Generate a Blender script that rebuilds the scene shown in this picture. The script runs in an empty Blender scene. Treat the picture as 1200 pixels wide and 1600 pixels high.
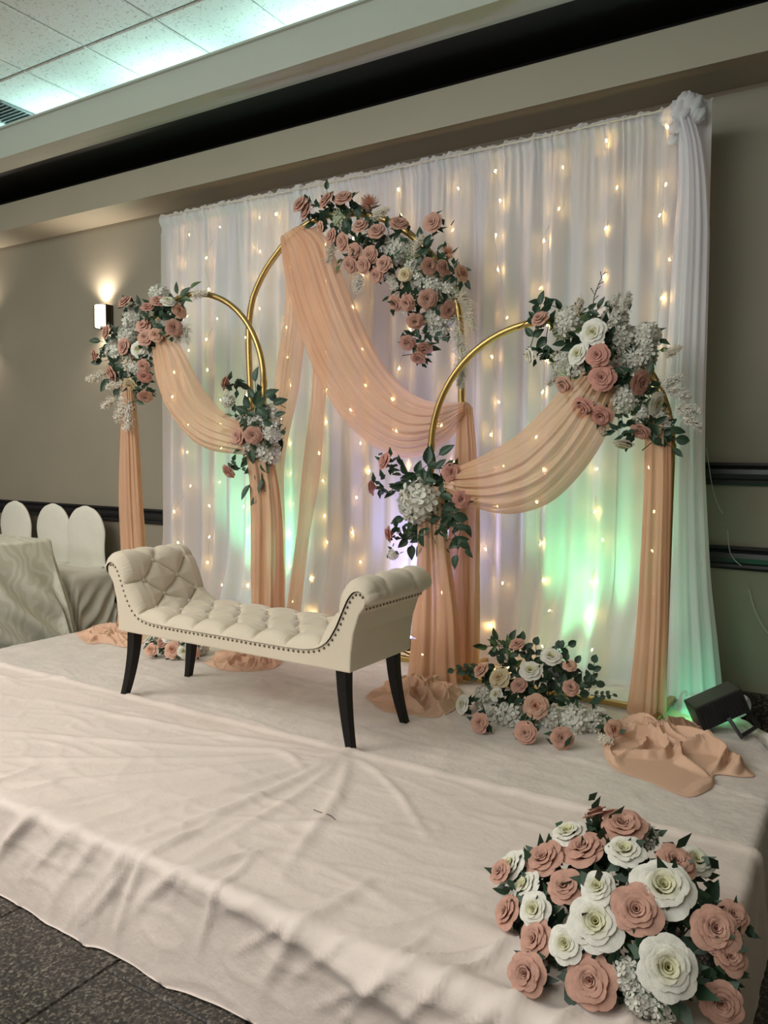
import bpy, bmesh, math, random
import numpy as np
from mathutils import Vector, Matrix, Quaternion
PI = math.pi
SC = bpy.context.scene
COL = SC.collection

# ------------------------------------------------------------------ camera
F_PX = 1227.47
CZ = 1.3838
_yaw, _pitch, _roll = math.radians(-31.6212), math.radians(-3.9568), math.radians(0.6779)
_d = np.array([math.sin(_yaw)*math.cos(_pitch), math.cos(_yaw)*math.cos(_pitch), math.sin(_pitch)])
_r = np.array([math.cos(_yaw), -math.sin(_yaw), 0.0]); _u = np.cross(_r, _d)
_r, _u = _r*math.cos(_roll)+_u*math.sin(_roll), -_r*math.sin(_roll)+_u*math.cos(_roll)
CAMP = np.array([0, 0, CZ])
cam = bpy.data.cameras.new('camera'); camo = bpy.data.objects.new('camera', cam); COL.objects.link(camo)
M = Matrix.Identity(4)
for i in range(3):
    M[i][0] = _r[i]; M[i][1] = _u[i]; M[i][2] = -_d[i]; M[i][3] = CAMP[i]
camo.matrix_world = M
cam.sensor_fit = 'VERTICAL'; cam.sensor_height = 36; cam.lens = F_PX/1600*36; cam.clip_end = 60
SC.camera = camo

# ------------------------------------------------------------------ light and exposure
w = bpy.data.worlds.new('world'); SC.world = w; w.use_nodes = True
w.node_tree.nodes['Background'].inputs[0].default_value = (1, .9, .8, 1)
w.node_tree.nodes['Background'].inputs[1].default_value = 0.02
SC.view_settings.view_transform = 'Standard'; SC.view_settings.look = 'None'
SC.view_settings.gamma = 1; SC.view_settings.use_curve_mapping = False
SC.view_settings.exposure = 0.1
SC.cycles.max_bounces = 7; SC.cycles.diffuse_bounces = 4; SC.cycles.glossy_bounces = 2
SC.cycles.transmission_bounces = 4; SC.cycles.transparent_max_bounces = 16
SC.cycles.use_denoising = True
SC.cycles.caustics_reflective = False; SC.cycles.caustics_refractive = False
SC.cycles.sample_clamp_indirect = 6

def area(name, loc, target, sx, sy, power, color):
    l = bpy.data.lights.new(name, 'AREA'); l.shape = 'RECTANGLE'; l.size = sx; l.size_y = sy
    l.energy = power; l.color = color
    o = bpy.data.objects.new(name, l); COL.objects.link(o); o.location = loc
    o.rotation_euler = (Vector(target)-Vector(loc)).to_track_quat('-Z', 'Y').to_euler()
    return o
def spot(name, loc, target, power, color, size=1.0, blend=.7, radius=.03):
    l = bpy.data.lights.new(name, 'SPOT'); l.energy = power; l.color = color
    l.spot_size = size; l.spot_blend = blend; l.shadow_soft_size = radius
    o = bpy.data.objects.new(name, l); COL.objects.link(o); o.location = loc
    o.rotation_euler = (Vector(target)-Vector(loc)).to_track_quat('-Z', 'Y').to_euler()
    return o
# the hall's ceiling lighting, above and behind the photographer
area('hall_and_fill_light', (-4.2, 0.2, 3.80), (-4.2, 0.2, 0), 2.4, 1.2, 88, (1, .90, .82))
area('hall_and_fill_light', (-1.2, -1.2, 3.80), (-1.2, -1.2, 0), 2.4, 1.2, 38, (1, .90, .82))
area('hall_and_fill_light', (-6.0, -1.8, 3.80), (-6.0, -1.8, 0), 2.4, 1.2, 80, (1, .90, .82))
for cx in (-6.4, -5.2, -4.0, -2.8, -1.6):                      # cove tubes behind the tray's lip
    area('cove_and_fill_light', (cx, 3.86, 3.66), (cx, 3.20, 3.90),   .95, .05, 4.6, (.62, 1.0, .93))

area('hall_and_fill_light', (-3.6, -3.35, 2.7), (-3.6, 3, 1.6), 5.0, 1.2, 92, (1, .94, .90))     # unseen fill added behind the camera to brighten curtain and walls
area('cove_and_fill_light', (-3.4, -1.4, 3.60), (-3.0, .8, 3.9), 7.0, .10, 62, (.72, 1.0, .93))   # unseen upward fill added to brighten the ceiling tiles

# ------------------------------------------------------------------ helpers
def ray(x, y):
    return _d + _r*(x-600)/F_PX - _u*(y-800)/F_PX
def at(x, y, Y):            # the point of the vertical plane y = Y seen at this spot of the photo
    v = ray(x, y); return CAMP + v*(Y/v[1])
def atz(x, y, Z):           # the same on a level plane
    v = ray(x, y); return CAMP + v*((Z-CZ)/v[2])
def tag(o, label=None, cat=None, group=None, kind=None):
    if label: o['label'] = label
    if cat: o['category'] = cat
    if group: o['group'] = group
    if kind: o['kind'] = kind
    return o
def empty(name, loc, label=None, cat=None, group=None, rz=0):
    o = bpy.data.objects.new(name, None); COL.objects.link(o); o.location = loc; o.rotation_euler = (0, 0, rz)
    o.empty_display_size = .1
    return tag(o, label, cat, group)
def link(name, me, parent=None, loc=(0, 0, 0), rot=None, scale=1, label=None):
    o = bpy.data.objects.new(name, me); COL.objects.link(o)
    if parent: o.parent = parent
    o.location = loc
    if rot is not None:
        o.rotation_mode = 'QUATERNION'; o.rotation_quaternion = rot
    o.scale = (scale,)*3 if isinstance(scale, (int, float)) else scale
    if label: o['label'] = label
    return o
def mesh(name, V, Fc, mat, smooth=True):
    me = bpy.data.meshes.new(name)
    me.from_pydata([tuple(map(float, v)) for v in V], [], [tuple(map(int, f)) for f in Fc])
    if mat: me.materials.append(mat)
    if smooth: me.polygons.foreach_set('use_smooth', [True]*len(me.polygons))
    me.update(); return me
def grid_faces(nu, nv, wrap=False, off=0):
    f = []
    for i in range(nu-1):
        for j in range(nv if wrap else nv-1):
            k = (j+1) % nv
            f.append((off+i*nv+j, off+(i+1)*nv+j, off+(i+1)*nv+k, off+i*nv+k))
    return f
class MB:
    def __init__(s): s.V = []; s.F = []
    def add(s, V, F):
        o = len(s.V); s.V += [tuple(v) for v in V]; s.F += [tuple(i+o for i in f) for f in F]; return s
    def grid(s, P, wrap=False):
        nu, nv = P.shape[:2]; return s.add(P.reshape(-1, 3), grid_faces(nu, nv, wrap))
    def box(s, c, d, R=None):
        V = [Vector(((x-.5)*d[0], (y-.5)*d[1], (z-.5)*d[2])) for x in (0, 1) for y in (0, 1) for z in (0, 1)]
        if R is not None: V = [R @ v for v in V]
        V = [v+Vector(c) for v in V]
        return s.add(V, [(0, 1, 3, 2), (4, 6, 7, 5), (0, 4, 5, 1), (2, 3, 7, 6), (0, 2, 6, 4), (1, 5, 7, 3)])
    def tube(s, pts, rad, n=8, cap=True, sq=False):
        pts = [Vector(p) for p in pts]; rings = []
        if not hasattr(rad, '__len__'): rad = [rad]*len(pts)
        t0 = (pts[1]-pts[0]).normalized(); a = t0.orthogonal().normalized()
        if sq: a = Vector((1, 0, 0)) if abs(t0.x) < .9 else Vector((0, 1, 0))
        for i, p in enumerate(pts):
            t = (pts[min(i+1, len(pts)-1)]-pts[max(i-1, 0)]).normalized()
            a = (a - t*a.dot(t)).normalized(); b = t.cross(a)
            ph = PI/4 if sq else 0
            rings.append([p+(a*math.cos(2*PI*k/n+ph)+b*math.sin(2*PI*k/n+ph))*rad[i] for k in range(n)])
        V = [v for r in rings for v in r]; F = grid_faces(len(pts), n, True)
        if cap: F += [tuple(range(n-1, -1, -1)), tuple((len(pts)-1)*n+k for k in range(n))]
        return s.add(V, F)
    def lathe(s, prof, n=16, c=(0, 0, 0), R=None):
        V = []
        for r, z in prof:
            for k in range(n):
                v = Vector((r*math.cos(2*PI*k/n), r*math.sin(2*PI*k/n), z))
                if R is not None: v = R @ v
                V.append(v+Vector(c))
        return s.add(V, grid_faces(len(prof), n, True))
    def me(s, name, mat, smooth=True): return mesh(name, s.V, s.F, mat, smooth)
    def build(s, name, mat, parent=None, smooth=True, label=None, bevel=0, **k):
        o = link(name, s.me(name, mat, smooth), parent, label=label, **k)
        if bevel:
            m = o.modifiers.new('b', 'BEVEL'); m.width = bevel; m.segments = 2; m.limit_method = 'ANGLE'
            if not smooth: pass
        return o
def hashn(ix, iy, seed):
    h = (ix*374761393 + iy*668265263 + seed*974634777) & 0xffffffff
    h = ((h ^ (h >> 13))*1274126177) & 0xffffffff
    return ((h ^ (h >> 16)) & 0xffff)/65535.0
def vnoise(x, y, seed=0):
    x = np.asarray(x, float); y = np.asarray(y, float)+0*x; x = x+0*y
    ix = np.floor(x).astype(np.int64); iy = np.floor(y).astype(np.int64); fx = x-ix; fy = y-iy
    fx = fx*fx*(3-2*fx); fy = fy*fy*(3-2*fy)
    a = hashn(ix, iy, seed); b = hashn(ix+1, iy, seed); c = hashn(ix, iy+1, seed); d = hashn(ix+1, iy+1, seed)
    return (a*(1-fx)+b*fx)*(1-fy)+(c*(1-fx)+d*fx)*fy
def fbm(x, y, seed=0, o=4):
    s = 0; a = .5
    for k in range(o): s = s+a*vnoise(x*2**k, y*2**k, seed+k*7); a *= .5
    return s
def ridge(x, y, seed=0): return 1-np.abs(2*vnoise(x, y, seed)-1)
def sstep(a, b, x):
    t = np.clip((x-a)/(b-a), 0, 1); return t*t*(3-2*t)
def curve(pts, n):          # smooth curve through the points, n samples evenly along it
    P = np.array(pts, float); P = np.vstack([2*P[0]-P[1], P, 2*P[-1]-P[-2]]); out = []
    for i in range(1, len(P)-2):
        for t in np.linspace(0, 1, 24, endpoint=False):
            a, b, c, d = P[i-1:i+3]
            out.append(.5*((2*b)+(-a+c)*t+(2*a-5*b+4*c-d)*t*t+(-a+3*b-3*c+d)*t**3))
    out.append(P[-2]); out = np.array(out)
    L = np.r_[0, np.cumsum(np.linalg.norm(np.diff(out, axis=0), axis=1))]
    s = np.linspace(0, L[-1], n)
    return np.stack([np.interp(s, L, out[:, k]) for k in range(P.shape[1])], 1)

# ------------------------------------------------------------------ materials
def mat(name):
    m = bpy.data.materials.new(name); m.use_nodes = True; return m, m.node_tree, m.node_tree.nodes['Principled BSDF']
def N(nt, typ, **k):
    n = nt.nodes.new(typ)
    for a, v in k.items():
        if isinstance(v, bpy.types.NodeSocket): nt.links.new(v, n.inputs[a.replace('_', ' ')])
        elif a in n.inputs.keys() or a.replace('_', ' ') in n.inputs.keys(): n.inputs[a.replace('_', ' ')].default_value = v
        else: setattr(n, a, v)
    return n
def c4(c): return tuple(c)+(1,)
def ramp(nt, fac, stops):
    r = nt.nodes.new('ShaderNodeValToRGB'); nt.links.new(fac, r.inputs[0])
    while len(r.color_ramp.elements) < len(stops): r.color_ramp.elements.new(.5)
    for e, (p, c) in zip(r.color_ramp.elements, stops): e.position = p; e.color = c4(c)
    return r.outputs[0]
def noise(nt, scale, detail=3, rough=.5, vec=None):
    n = nt.nodes.new('ShaderNodeTexNoise'); n.inputs['Scale'].default_value = scale
    n.inputs['Detail'].default_value = detail; n.inputs['Roughness'].default_value = rough
    if vec is None:
        tc = nt.nodes.new('ShaderNodeTexCoord'); vec = tc.outputs['Object']
    nt.links.new(vec, n.inputs['Vector']); return n.outputs['Fac']
def bump(nt, b, h, dist, strength=1):
    n = nt.nodes.new('ShaderNodeBump'); n.inputs['Distance'].default_value = dist; n.inputs['Strength'].default_value = strength
    nt.links.new(h, n.inputs['Height']); nt.links.new(n.outputs[0], b.inputs['Normal'])
def simple(name, col, rough=.6, metal=0, var=0, scale=20, bd=0, bs=60, sheen=0, spec=None):
    m, nt, b = mat(name); b.inputs['Base Color'].default_value = c4(col)
    b.inputs['Roughness'].default_value = rough; b.inputs['Metallic'].default_value = metal
    if spec is not None: b.inputs['Specular IOR Level'].default_value = spec
    if var:
        c = ramp(nt, noise(nt, scale), [(.3, [x*(1-var) for x in col]), (.7, [min(1, x*(1+var)) for x in col])])
        nt.links.new(c, b.inputs['Base Color'])
    if bd: bump(nt, b, noise(nt, bs, 4), bd)
    if sheen: b.inputs['Sheen Weight'].default_value = sheen; b.inputs['Sheen Roughness'].default_value = .4
    return m
def emis(name, col, s):
    m, nt, b = mat(name); b.inputs['Base Color'].default_value = c4(col)
    b.inputs['Emission Color'].default_value = c4(col); b.inputs['Emission Strength'].default_value = s; return m
def sheer(name, col, transp, transl, weave=True, var=.06):
    m = bpy.data.materials.new(name); m.use_nodes = True; nt = m.node_tree; nt.nodes.clear()
    out = nt.nodes.new('ShaderNodeOutputMaterial')
    di = nt.nodes.new('ShaderNodeBsdfDiffuse'); tl = nt.nodes.new('ShaderNodeBsdfTranslucent'); tr = nt.nodes.new('ShaderNodeBsdfTransparent')
    c = ramp(nt, noise(nt, 3.0), [(.3, [x*(1-var) for x in col]), (.7, [min(1, x*(1+var)) for x in col])])
    for s in (di, tl): nt.links.new(c, s.inputs[0])
    m1 = nt.nodes.new('ShaderNodeMixShader'); m1.inputs[0].default_value = transl
    nt.links.new(di.outputs[0], m1.inputs[1]); nt.links.new(tl.outputs[0], m1.inputs[2])
    m2 = nt.nodes.new('ShaderNodeMixShader'); m2.inputs[0].default_value = transp
    nt.links.new(m1.outputs[0], m2.inputs[1]); nt.links.new(tr.outputs[0], m2.inputs[2])
    nt.links.new(m2.outputs[0], out.inputs[0]); return m
def petalmat(name, col, core=None, transl=.25):
    m = bpy.data.materials.new(name); m.use_nodes = True; nt = m.node_tree; b = nt.nodes['Principled BSDF']
    out = nt.nodes['Material Output']
    tc = nt.nodes.new('ShaderNodeTexCoord')
    n = noise(nt, 2.2, 3, .5, tc.outputs['Object'])
    c = ramp(nt, n, [(.3, [x*.86 for x in col]), (.72, [min(1, x*1.1) for x in col])])
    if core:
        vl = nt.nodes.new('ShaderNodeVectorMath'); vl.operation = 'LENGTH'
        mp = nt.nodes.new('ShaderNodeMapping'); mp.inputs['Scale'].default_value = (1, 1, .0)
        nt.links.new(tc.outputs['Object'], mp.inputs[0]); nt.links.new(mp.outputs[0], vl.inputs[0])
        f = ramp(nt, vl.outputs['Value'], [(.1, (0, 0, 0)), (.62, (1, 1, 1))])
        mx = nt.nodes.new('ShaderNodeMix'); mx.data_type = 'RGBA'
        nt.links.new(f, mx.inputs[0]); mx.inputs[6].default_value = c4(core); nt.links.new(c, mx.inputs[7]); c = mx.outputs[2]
    nt.links.new(c, b.inputs['Base Color']); b.inputs['Roughness'].default_value = .7
    b.inputs['Specular IOR Level'].default_value = .25
    bump(nt, b, noise(nt, 9, 4, .6, tc.outputs['Object']), .05, .18)
    tl = nt.nodes.new('ShaderNodeBsdfTranslucent'); nt.links.new(c, tl.inputs[0])
    mx = nt.nodes.new('ShaderNodeMixShader'); mx.inputs[0].default_value = transl
    nt.links.new(b.outputs[0], mx.inputs[1]); nt.links.new(tl.outputs[0], mx.inputs[2]); nt.links.new(mx.outputs[0], out.inputs[0])
    return m
WALL = simple('taupe_wall_paint', (.285, .25, .195), .55, var=.03, scale=2, bd=.0006, bs=180)
SOFF = simple('soffit_paint', (.36, .32, .25), .5, var=.02, scale=2, bd=.0003, bs=150)
FASC = simple('fascia_paint', (.42, .43, .38), .5, var=.02, scale=2)
DARK = simple('black_recess', (.012, .012, .012), .5)  # recess surfaces coloured an even near-black
RAILM = simple('black_rail_paint', (.008, .008, .010), .35)
GOLD = simple('brushed_gold', (.46, .32, .12), .34, 1, var=.06, scale=30)
BLACKW = simple('black_lacquered_wood', (.004, .0036, .0036), .45, spec=.25, var=.2, scale=30, bd=.0004, bs=50)
BLACKP = simple('black_plastic', (.012, .012, .013), .5)
WHITEP = simple('white_cable', (.6, .58, .5), .5)
CABLE = simple('clear_string_cable', (.62, .55, .42), .4)
def cloth(name, col, bs, bd, crushed=False, rough=.65, sheen=.3):
    m, nt, b = mat(name)
    n = noise(nt, 7 if crushed else 2.2, 4, .6)
    c = ramp(nt, n, [(.3, [x*(.86 if crushed else .97) for x in col]), (.7, [min(1, x*1.05) for x in col])])
    nt.links.new(c, b.inputs['Base Color']); b.inputs['Roughness'].default_value = rough
    b.inputs['Sheen Weight'].default_value = sheen; b.inputs['Sheen Roughness'].default_value = .35
    bump(nt, b, noise(nt, bs, 5, .6), bd); return m
STCLOTH = cloth('pinkish_white_satin', (.73, .63, .58), 26, .003)
STVELV = cloth('crushed_white_velvet', (.70, .625, .58), 16, .007, True, .5, .5)
BENCHM = cloth('cream_velour', (.62, .545, .435), 300, .0006, False, .8, .5)
COVER = cloth('white_chair_cover', (.74, .72, .64), 14, .004)
def damask():
    m, nt, b = mat('ivory_damask')
    tc = nt.nodes.new('ShaderNodeTexCoord'); wv = nt.nodes.new('ShaderNodeTexWave')
    wv.inputs['Scale'].default_value = 3.2; wv.wave_type = 'RINGS'; wv.inputs['Distortion'].default_value = 26; wv.inputs['Detail'].default_value = 2.2; wv.inputs['Detail Scale'].default_value = .9
    nt.links.new(tc.outputs['Object'], wv.inputs[0])
    c = ramp(nt, wv.outputs['Fac'], [(.36, (.66, .65, .54)), (.64, (.76, .75, .66))])
    r = ramp(nt, wv.outputs['Fac'], [(.42, (.65,)*3), (.55, (.3,)*3)])
    nt.links.new(c, b.inputs['Base Color']); nt.links.new(r, b.inputs['Roughness']); return m
DAMASK = damask()
CURT = sheer('white_sheer_voile', (.90, .875, .92), .14, .46, var=.02)
LINING = sheer('white_lining', (.78, .79, .90), .0, .45)
PEACH = sheer('peach_chiffon', (.82, .53, .36), .24, .36)
PEACHP = sheer('peach_chiffon_folded', (.82, .55, .40), .03, .2)
def granite():
    m, nt, b = mat('speckled_granite')
    tc = nt.nodes.new('ShaderNodeTexCoord'); v = nt.nodes.new('ShaderNodeTexVoronoi'); v.inputs['Scale'].default_value = 150
    nt.links.new(tc.outputs['Object'], v.inputs[0])
    bw = nt.nodes.new('ShaderNodeRGBToBW'); nt.links.new(v.outputs['Color'], bw.inputs[0])
    c = ramp(nt, bw.outputs[0], [(.0, (.010, .009, .008)), (.45, (.028, .025, .021)), (.68, (.09, .078, .064)), (.9, (.20, .175, .14))])
    n2 = noise(nt, 60, 3)
    mx = nt.nodes.new('ShaderNodeMix'); mx.data_type = 'RGBA'; mx.blend_type = 'MULTIPLY'; mx.inputs[0].default_value = .6
    nt.links.new(c, mx.inputs[6]); nt.links.new(ramp(nt, n2, [(.35, (.35,)*3), (.6, (1,)*3)]), mx.inputs[7])
    nt.links.new(mx.outputs[2], b.inputs['Base Color']); b.inputs['Roughness'].default_value = .38; return m
GRAN = granite()
GROUT = simple('dark_grout', (.012, .010, .009), .8)
def acoustic():
    m, nt, b = mat('fissured_ceiling_tile')
    n = noise(nt, 62, 2, .7)
    c = ramp(nt, n, [(.33, (.42, .43, .42)), (.42, (.74, .75, .73))]); nt.links.new(c, b.inputs['Base Color'])
    b.inputs['Roughness'].default_value = .9; bump(nt, b, n, .002); return m
TILE = acoustic()
TGRID = simple('white_tile_grid', (.55, .56, .54), .5)
LAMPG = emis('lit_opal_glass', (1, .88, .72), 6)
BULB = emis('warm_led_bulb', (1, .60, .17), 130)
GLED = emis('green_led_lens', (.1, 1, .45), 12)
BLED = emis('blue_led_lens', (.4, .45, 1), 12)
ROSE = petalmat('dusty_rose_petals', (.66, .385, .305))
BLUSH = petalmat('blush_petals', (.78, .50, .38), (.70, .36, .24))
PINK = petalmat('pink_rose_petals', (.68, .35, .29))
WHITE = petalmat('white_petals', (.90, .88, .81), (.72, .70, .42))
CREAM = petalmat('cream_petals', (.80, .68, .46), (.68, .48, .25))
HYD = petalmat('white_hydrangea_petals', (.80, .79, .72))
HYDG = petalmat('greenish_hydrangea_petals', (.62, .68, .48))
MAUV = petalmat('pale_mauve_petals', (.62, .50, .48))
LEAFM = simple('dark_green_leaf', (.022, .055, .028), .5, var=.4, scale=6)
LEAF2 = simple('olive_green_leaf', (.06, .11, .03), .5, var=.35, scale=6)
EUC = simple('eucalyptus_leaf', (.035, .075, .045), .55, var=.3, scale=6)
REDL = simple('red_leaf', (.22, .02, .015), .5)
STEM = simple('green_stem', (.04, .06, .02), .6)
TWIG = simple('brown_twig', (.05, .03, .02), .7)
PAMP = simple('cream_pampas', (.80, .73, .62), .9)
PAMW = simple('white_fern_filler', (.78, .75, .68), .8)

# ------------------------------------------------------------------ setting
YW = 4.35
def struct(name, mb, m, parent=None, smooth=False, **k):
    o = mb.build(name, m, parent, smooth, **k)
    if not parent: o['kind'] = 'structure'
    return o
struct('wall_rear', MB().box((-3.2, YW+.06, 1.63), (9.6, .12, 3.26)), WALL)
struct('wall_left', MB().box((-8.06, .5, 1.95), (.12, 8.5, 3.9)), WALL)
struct('wall_right', MB().box((1.66, .5, 1.95), (.12, 8.5, 3.9)), WALL)
struct('wall_front', MB().box((-3.2, -3.66, 1.95), (9.6, .12, 3.9)), WALL)
# ceiling: grid of tiles
ceil = struct('ceiling', MB().box((-3.2, .35, 3.93), (9.6, 8.1, .06)), TGRID)
tm = MB(); S = .602/2; e = .012
tm.add([(-S, -S, 0), (S, -S, 0), (S, S, 0), (-S, S, 0), (-S+e, -S+e, -.008), (S-e, -S+e, -.008), (S-e, S-e, -.008), (-S+e, S-e, -.008)],
       [(0, 1, 5, 4), (1, 2, 6, 5), (2, 3, 7, 6), (3, 0, 4, 7), (4, 5, 6, 7)])
tme = tm.me('ceiling_tile', TILE, False)
x0 = -2.6513*1.0 ; gx0, gy0 = -3.6316, 3.2967     # a node of the tile grid
VENT = atz(14, 182, 3.87)
for i in range(-7, 9):
    for j in range(-11, 1):
        cx = gx0+.61*(i+.5); cy = gy0+.61*(j+.5)
        if cx < -7.9 or cx > 1.5 or cy < -3.5: continue
        t = link('tile', tme, ceil, (cx, cy, 3.897))
vt = empty('ceiling_vent', (VENT[0], VENT[1], 3.885), 'small grey louvred air vent in the ceiling beside the tray edge', 'vent')
MB().box((0, 0, -.003), (.34, .34, .012)).build('frame', simple('grey_vent_metal', (.20, .22, .23), .5), vt, False, bevel=.002)
for k in range(9):
    MB().box((0, -.14+.035*k, -.015), (.30, .020, .004), Matrix.Rotation(.5, 3, 'X')).build('slat', bpy.data.materials['grey_vent_metal'], vt, False)
# tray edge (fascia with lip), dark recess, soffit over the rear wall
XL, XR = -8.0, 1.6
def ext(name, prof, m, smooth=False, parent=None):
    P = np.array([[(x, p[0], p[1]) for p in prof] for x in np.linspace(XL, XR, 2)])
    return struct(name, MB().grid(P), m, parent, smooth)
def extc(name, prof, m):    # closed profile
    n = len(prof); V = [(x, p[0], p[1]) for x in (XL, XR) for p in prof]
    F = [(i, (i+1) % n, n+(i+1) % n, n+i) for i in range(n)]+[tuple(range(n)), tuple(range(2*n-1, n-1, -1))]
    return struct(name, MB().add(V, F), m)
extc('trim_1', [(3.49, 3.50), (3.49, 3.695), (3.475, 3.70), (3.475, 3.712), (3.51, 3.712), (3.53, 3.62), (3.83, 3.62), (3.83, 3.605), (3.79, 3.572), (3.73, 3.54), (3.66, 3.515), (3.58, 3.503)], FASC)
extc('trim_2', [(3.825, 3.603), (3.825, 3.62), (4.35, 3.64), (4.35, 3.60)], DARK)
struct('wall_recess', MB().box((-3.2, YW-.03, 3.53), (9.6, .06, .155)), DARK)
struct('wall_cove', MB().box((-3.2, YW+.06, 3.75), (9.6, .12, .28)), WALL)
extc('trim_3', [(4.03, 3.237), (4.03, 3.451), (4.42, 3.451), (4.42, 3.237)], SOFF)
# chair rails and granite base
def railprof(z0, z1):
    h = z1-z0
    return [(0, z0), (-.018, z0), (-.024, z0+.1*h), (-.018, z0+.22*h), (-.026, z0+.3*h), (-.03, z0+.5*h), (-.026, z0+.7*h), (-.018, z0+.78*h), (-.032, z0+.88*h), (-.032, z1), (0, z1)]
def rail(name, xa, xb, z0, z1):
    pr = railprof(z0, z1); n = len(pr)
    V = [(x, YW+p[0], p[1]) for x in (xa, xb) for p in pr]
    F = [(i, (i+1) % n, n+(i+1) % n, n+i) for i in range(n)]+[tuple(range(n)), tuple(range(2*n-1, n-1, -1))]
    struct(name, MB().add(V, F), RAILM)
rail('trim_4', XL, XR, .835, .955)
rail('trim_5', -1.6, XR, 1.265, 1.38)
struct('baseboard_rear', MB().box((-3.2, YW-.012, .105), (9.6, .024, .21)), GRAN)
floor = struct('floor', MB().box((-3.2, .35, -.04), (9.6, 8.1, .068)), GROUT)
ft = MB(); S = .4535/2; e = .004
ft.add([(-S, -S, -.006), (S, -S, -.006), (S, S, -.006), (-S, S, -.006), (-S+e, -S+e, 0), (S-e, -S+e, 0), (S-e, S-e, 0), (-S+e, S-e, 0)],
       [(0, 1, 5, 4), (1, 2, 6, 5), (2, 3, 7, 6), (3, 0, 4, 7), (4, 5, 6, 7)])
fme = ft.me('tile', GRAN, False)
for i in range(-13, 7):
    for j in range(-9, 9):
        cx = -1.69+.457*(i+.5); cy = 1.09+.457*(j+.5)+(.25 if i % 2 == 0 else 0)
        if cx < -7.8 or cx > 1.4 or cy > 4.5 or cy < -3.2: continue
        if -3.6 < cx < -.8 and 2.2 < cy < 3.6: continue       # under the stage
        link('tile', fme, floor, (cx, cy, 0))

# ------------------------------------------------------------------ stage
ST = .284
POLY = [(-4.12, 1.445), (-.235, 1.445), (-.235, 3.40), (-.43, 3.62), (-.56, 3.93), (-4.12, 3.93)]
sp = empty('stage_platform', (-2.2, 2.6, 0), 'low stage platform hidden beneath the white cloths', 'platform')
for (xa, xb, ya, yb) in [(-4.10, -2.20, 1.46, 2.66), (-2.19, -.25, 1.46, 2.66), (-4.10, -2.20, 2.67, 3.90), (-2.19, -.60, 2.67, 3.90)]:
    MB().box(((xa+xb)/2+2.2, (ya+yb)/2-2.6, ST-.05), (xb-xa, yb-ya, .07)).build('deck', BLACKP, sp, False)
    for x in (xa+.08, xb-.08):
        for y in (ya+.08, yb-.08):
            MB().box((x+2.2, y-2.6, (ST-.08)/2), (.05, .05, ST-.08)).build('leg', BLACKP, sp, False)
def clampdist(poly, X, Y):
    """nearest point of a convex polygon and the outward distance, vectorised"""
    inside = np.ones_like(X, bool); best = np.full_like(X, 1e9); bx = X.copy(); by = Y.copy()
    n = len(poly)
    for i in range(n):
        x1, y1 = poly[i]; x2, y2 = poly[(i+1) % n]; ex, ey = x2-x1, y2-y1
        inside &= (ex*(Y-y1)-ey*(X-x1)) >= 0
        t = np.clip(((X-x1)*ex+(Y-y1)*ey)/(ex*ex+ey*ey), 0, 1)
        px, py = x1+t*ex, y1+t*ey; d = np.hypot(X-px, Y-py); m = d < best
        best = np.where(m, d, best); bx = np.where(m, px, bx); by = np.where(m, py, by)
    return np.where(inside, X, bx), np.where(inside, Y, by), np.where(inside, 0, best)
def draped(poly, top, xs, ys, hfun, flare, rad=.02, skirt=None, maxd=None, edge_soft=.02):
    X, Y = np.meshgrid(xs, ys, indexing='ij'); bx, by, d = clampdist(poly, X, Y)
    nx = np.where(d > 1e-6, (X-bx)/np.maximum(d, 1e-6), 0); ny = np.where(d > 1e-6, (Y-by)/np.maximum(d, 1e-6), 0)
    a = np.clip(d/(rad*PI/2), 0, 1)*PI/2; out = rad*np.sin(a); down = rad*(1-np.cos(a)); ex = np.maximum(0, d-rad*PI/2)
    out = out+ex*flare; down = down+ex*math.sqrt(max(0, 1-flare**2))
    h = hfun(X, Y, d); k = np.sin(a)
    P = np.stack([bx+nx*(out+h*k), by+ny*(out+h*k), top-down+h*np.cos(a)], -1)
    P[..., 2] = np.maximum(P[..., 2], .004)
    F = grid_faces(len(xs), len(ys)); V = P.reshape(-1, 3); D = d.reshape(-1)
    if maxd is not None: F = [f for f in F if min(D[list(f)]) < maxd]
    F = [f[::-1] for f in F]
    return V, F
def ridges(X, Y, L):
    h = 0
    for x0, y0, x1, y1, wd, am in L:
        ex, ey = x1-x0, y1-y0; l = math.hypot(ex, ey); t = np.clip(((X-x0)*ex+(Y-y0)*ey)/l**2, 0, 1)
        # gentle bend
        s = ((X-x0)*ey-(Y-y0)*ex)/l + .03*np.sin(t*PI*1.3)
        e2 = np.where(((X-x0)*ex+(Y-y0)*ey)/l**2 == t, 0, np.hypot(X-x0-t*ex, Y-y0-t*ey)/(wd*3))
        h = h+am*np.exp(-(s/wd)**2-e2**2)*np.sin(PI*np.clip(.03+.9*t, 0, 1))**.8
    return h
rr = random.Random(5)
RL = []
fx, fy = -1.60, 2.36                                    # folds fan out from the bench's front foot
for k, (tx, ty, am) in enumerate([(-2.55, 1.30, .006), (-2.2, 1.32, .008), (-1.95, 1.30, .007), (-1.72, 1.28, .010), (-1.50, 1.45, .006), (-1.25, 1.60, .007), (-1.0, 1.95, .005), (-2.9, 1.75, .006), (-3.1, 2.1, .006), (-2.75, 1.5, .005), (-1.85, 1.7, .004)]):
    RL.append((fx, fy, tx, ty, .014+.008*rr.random(), am))
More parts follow.
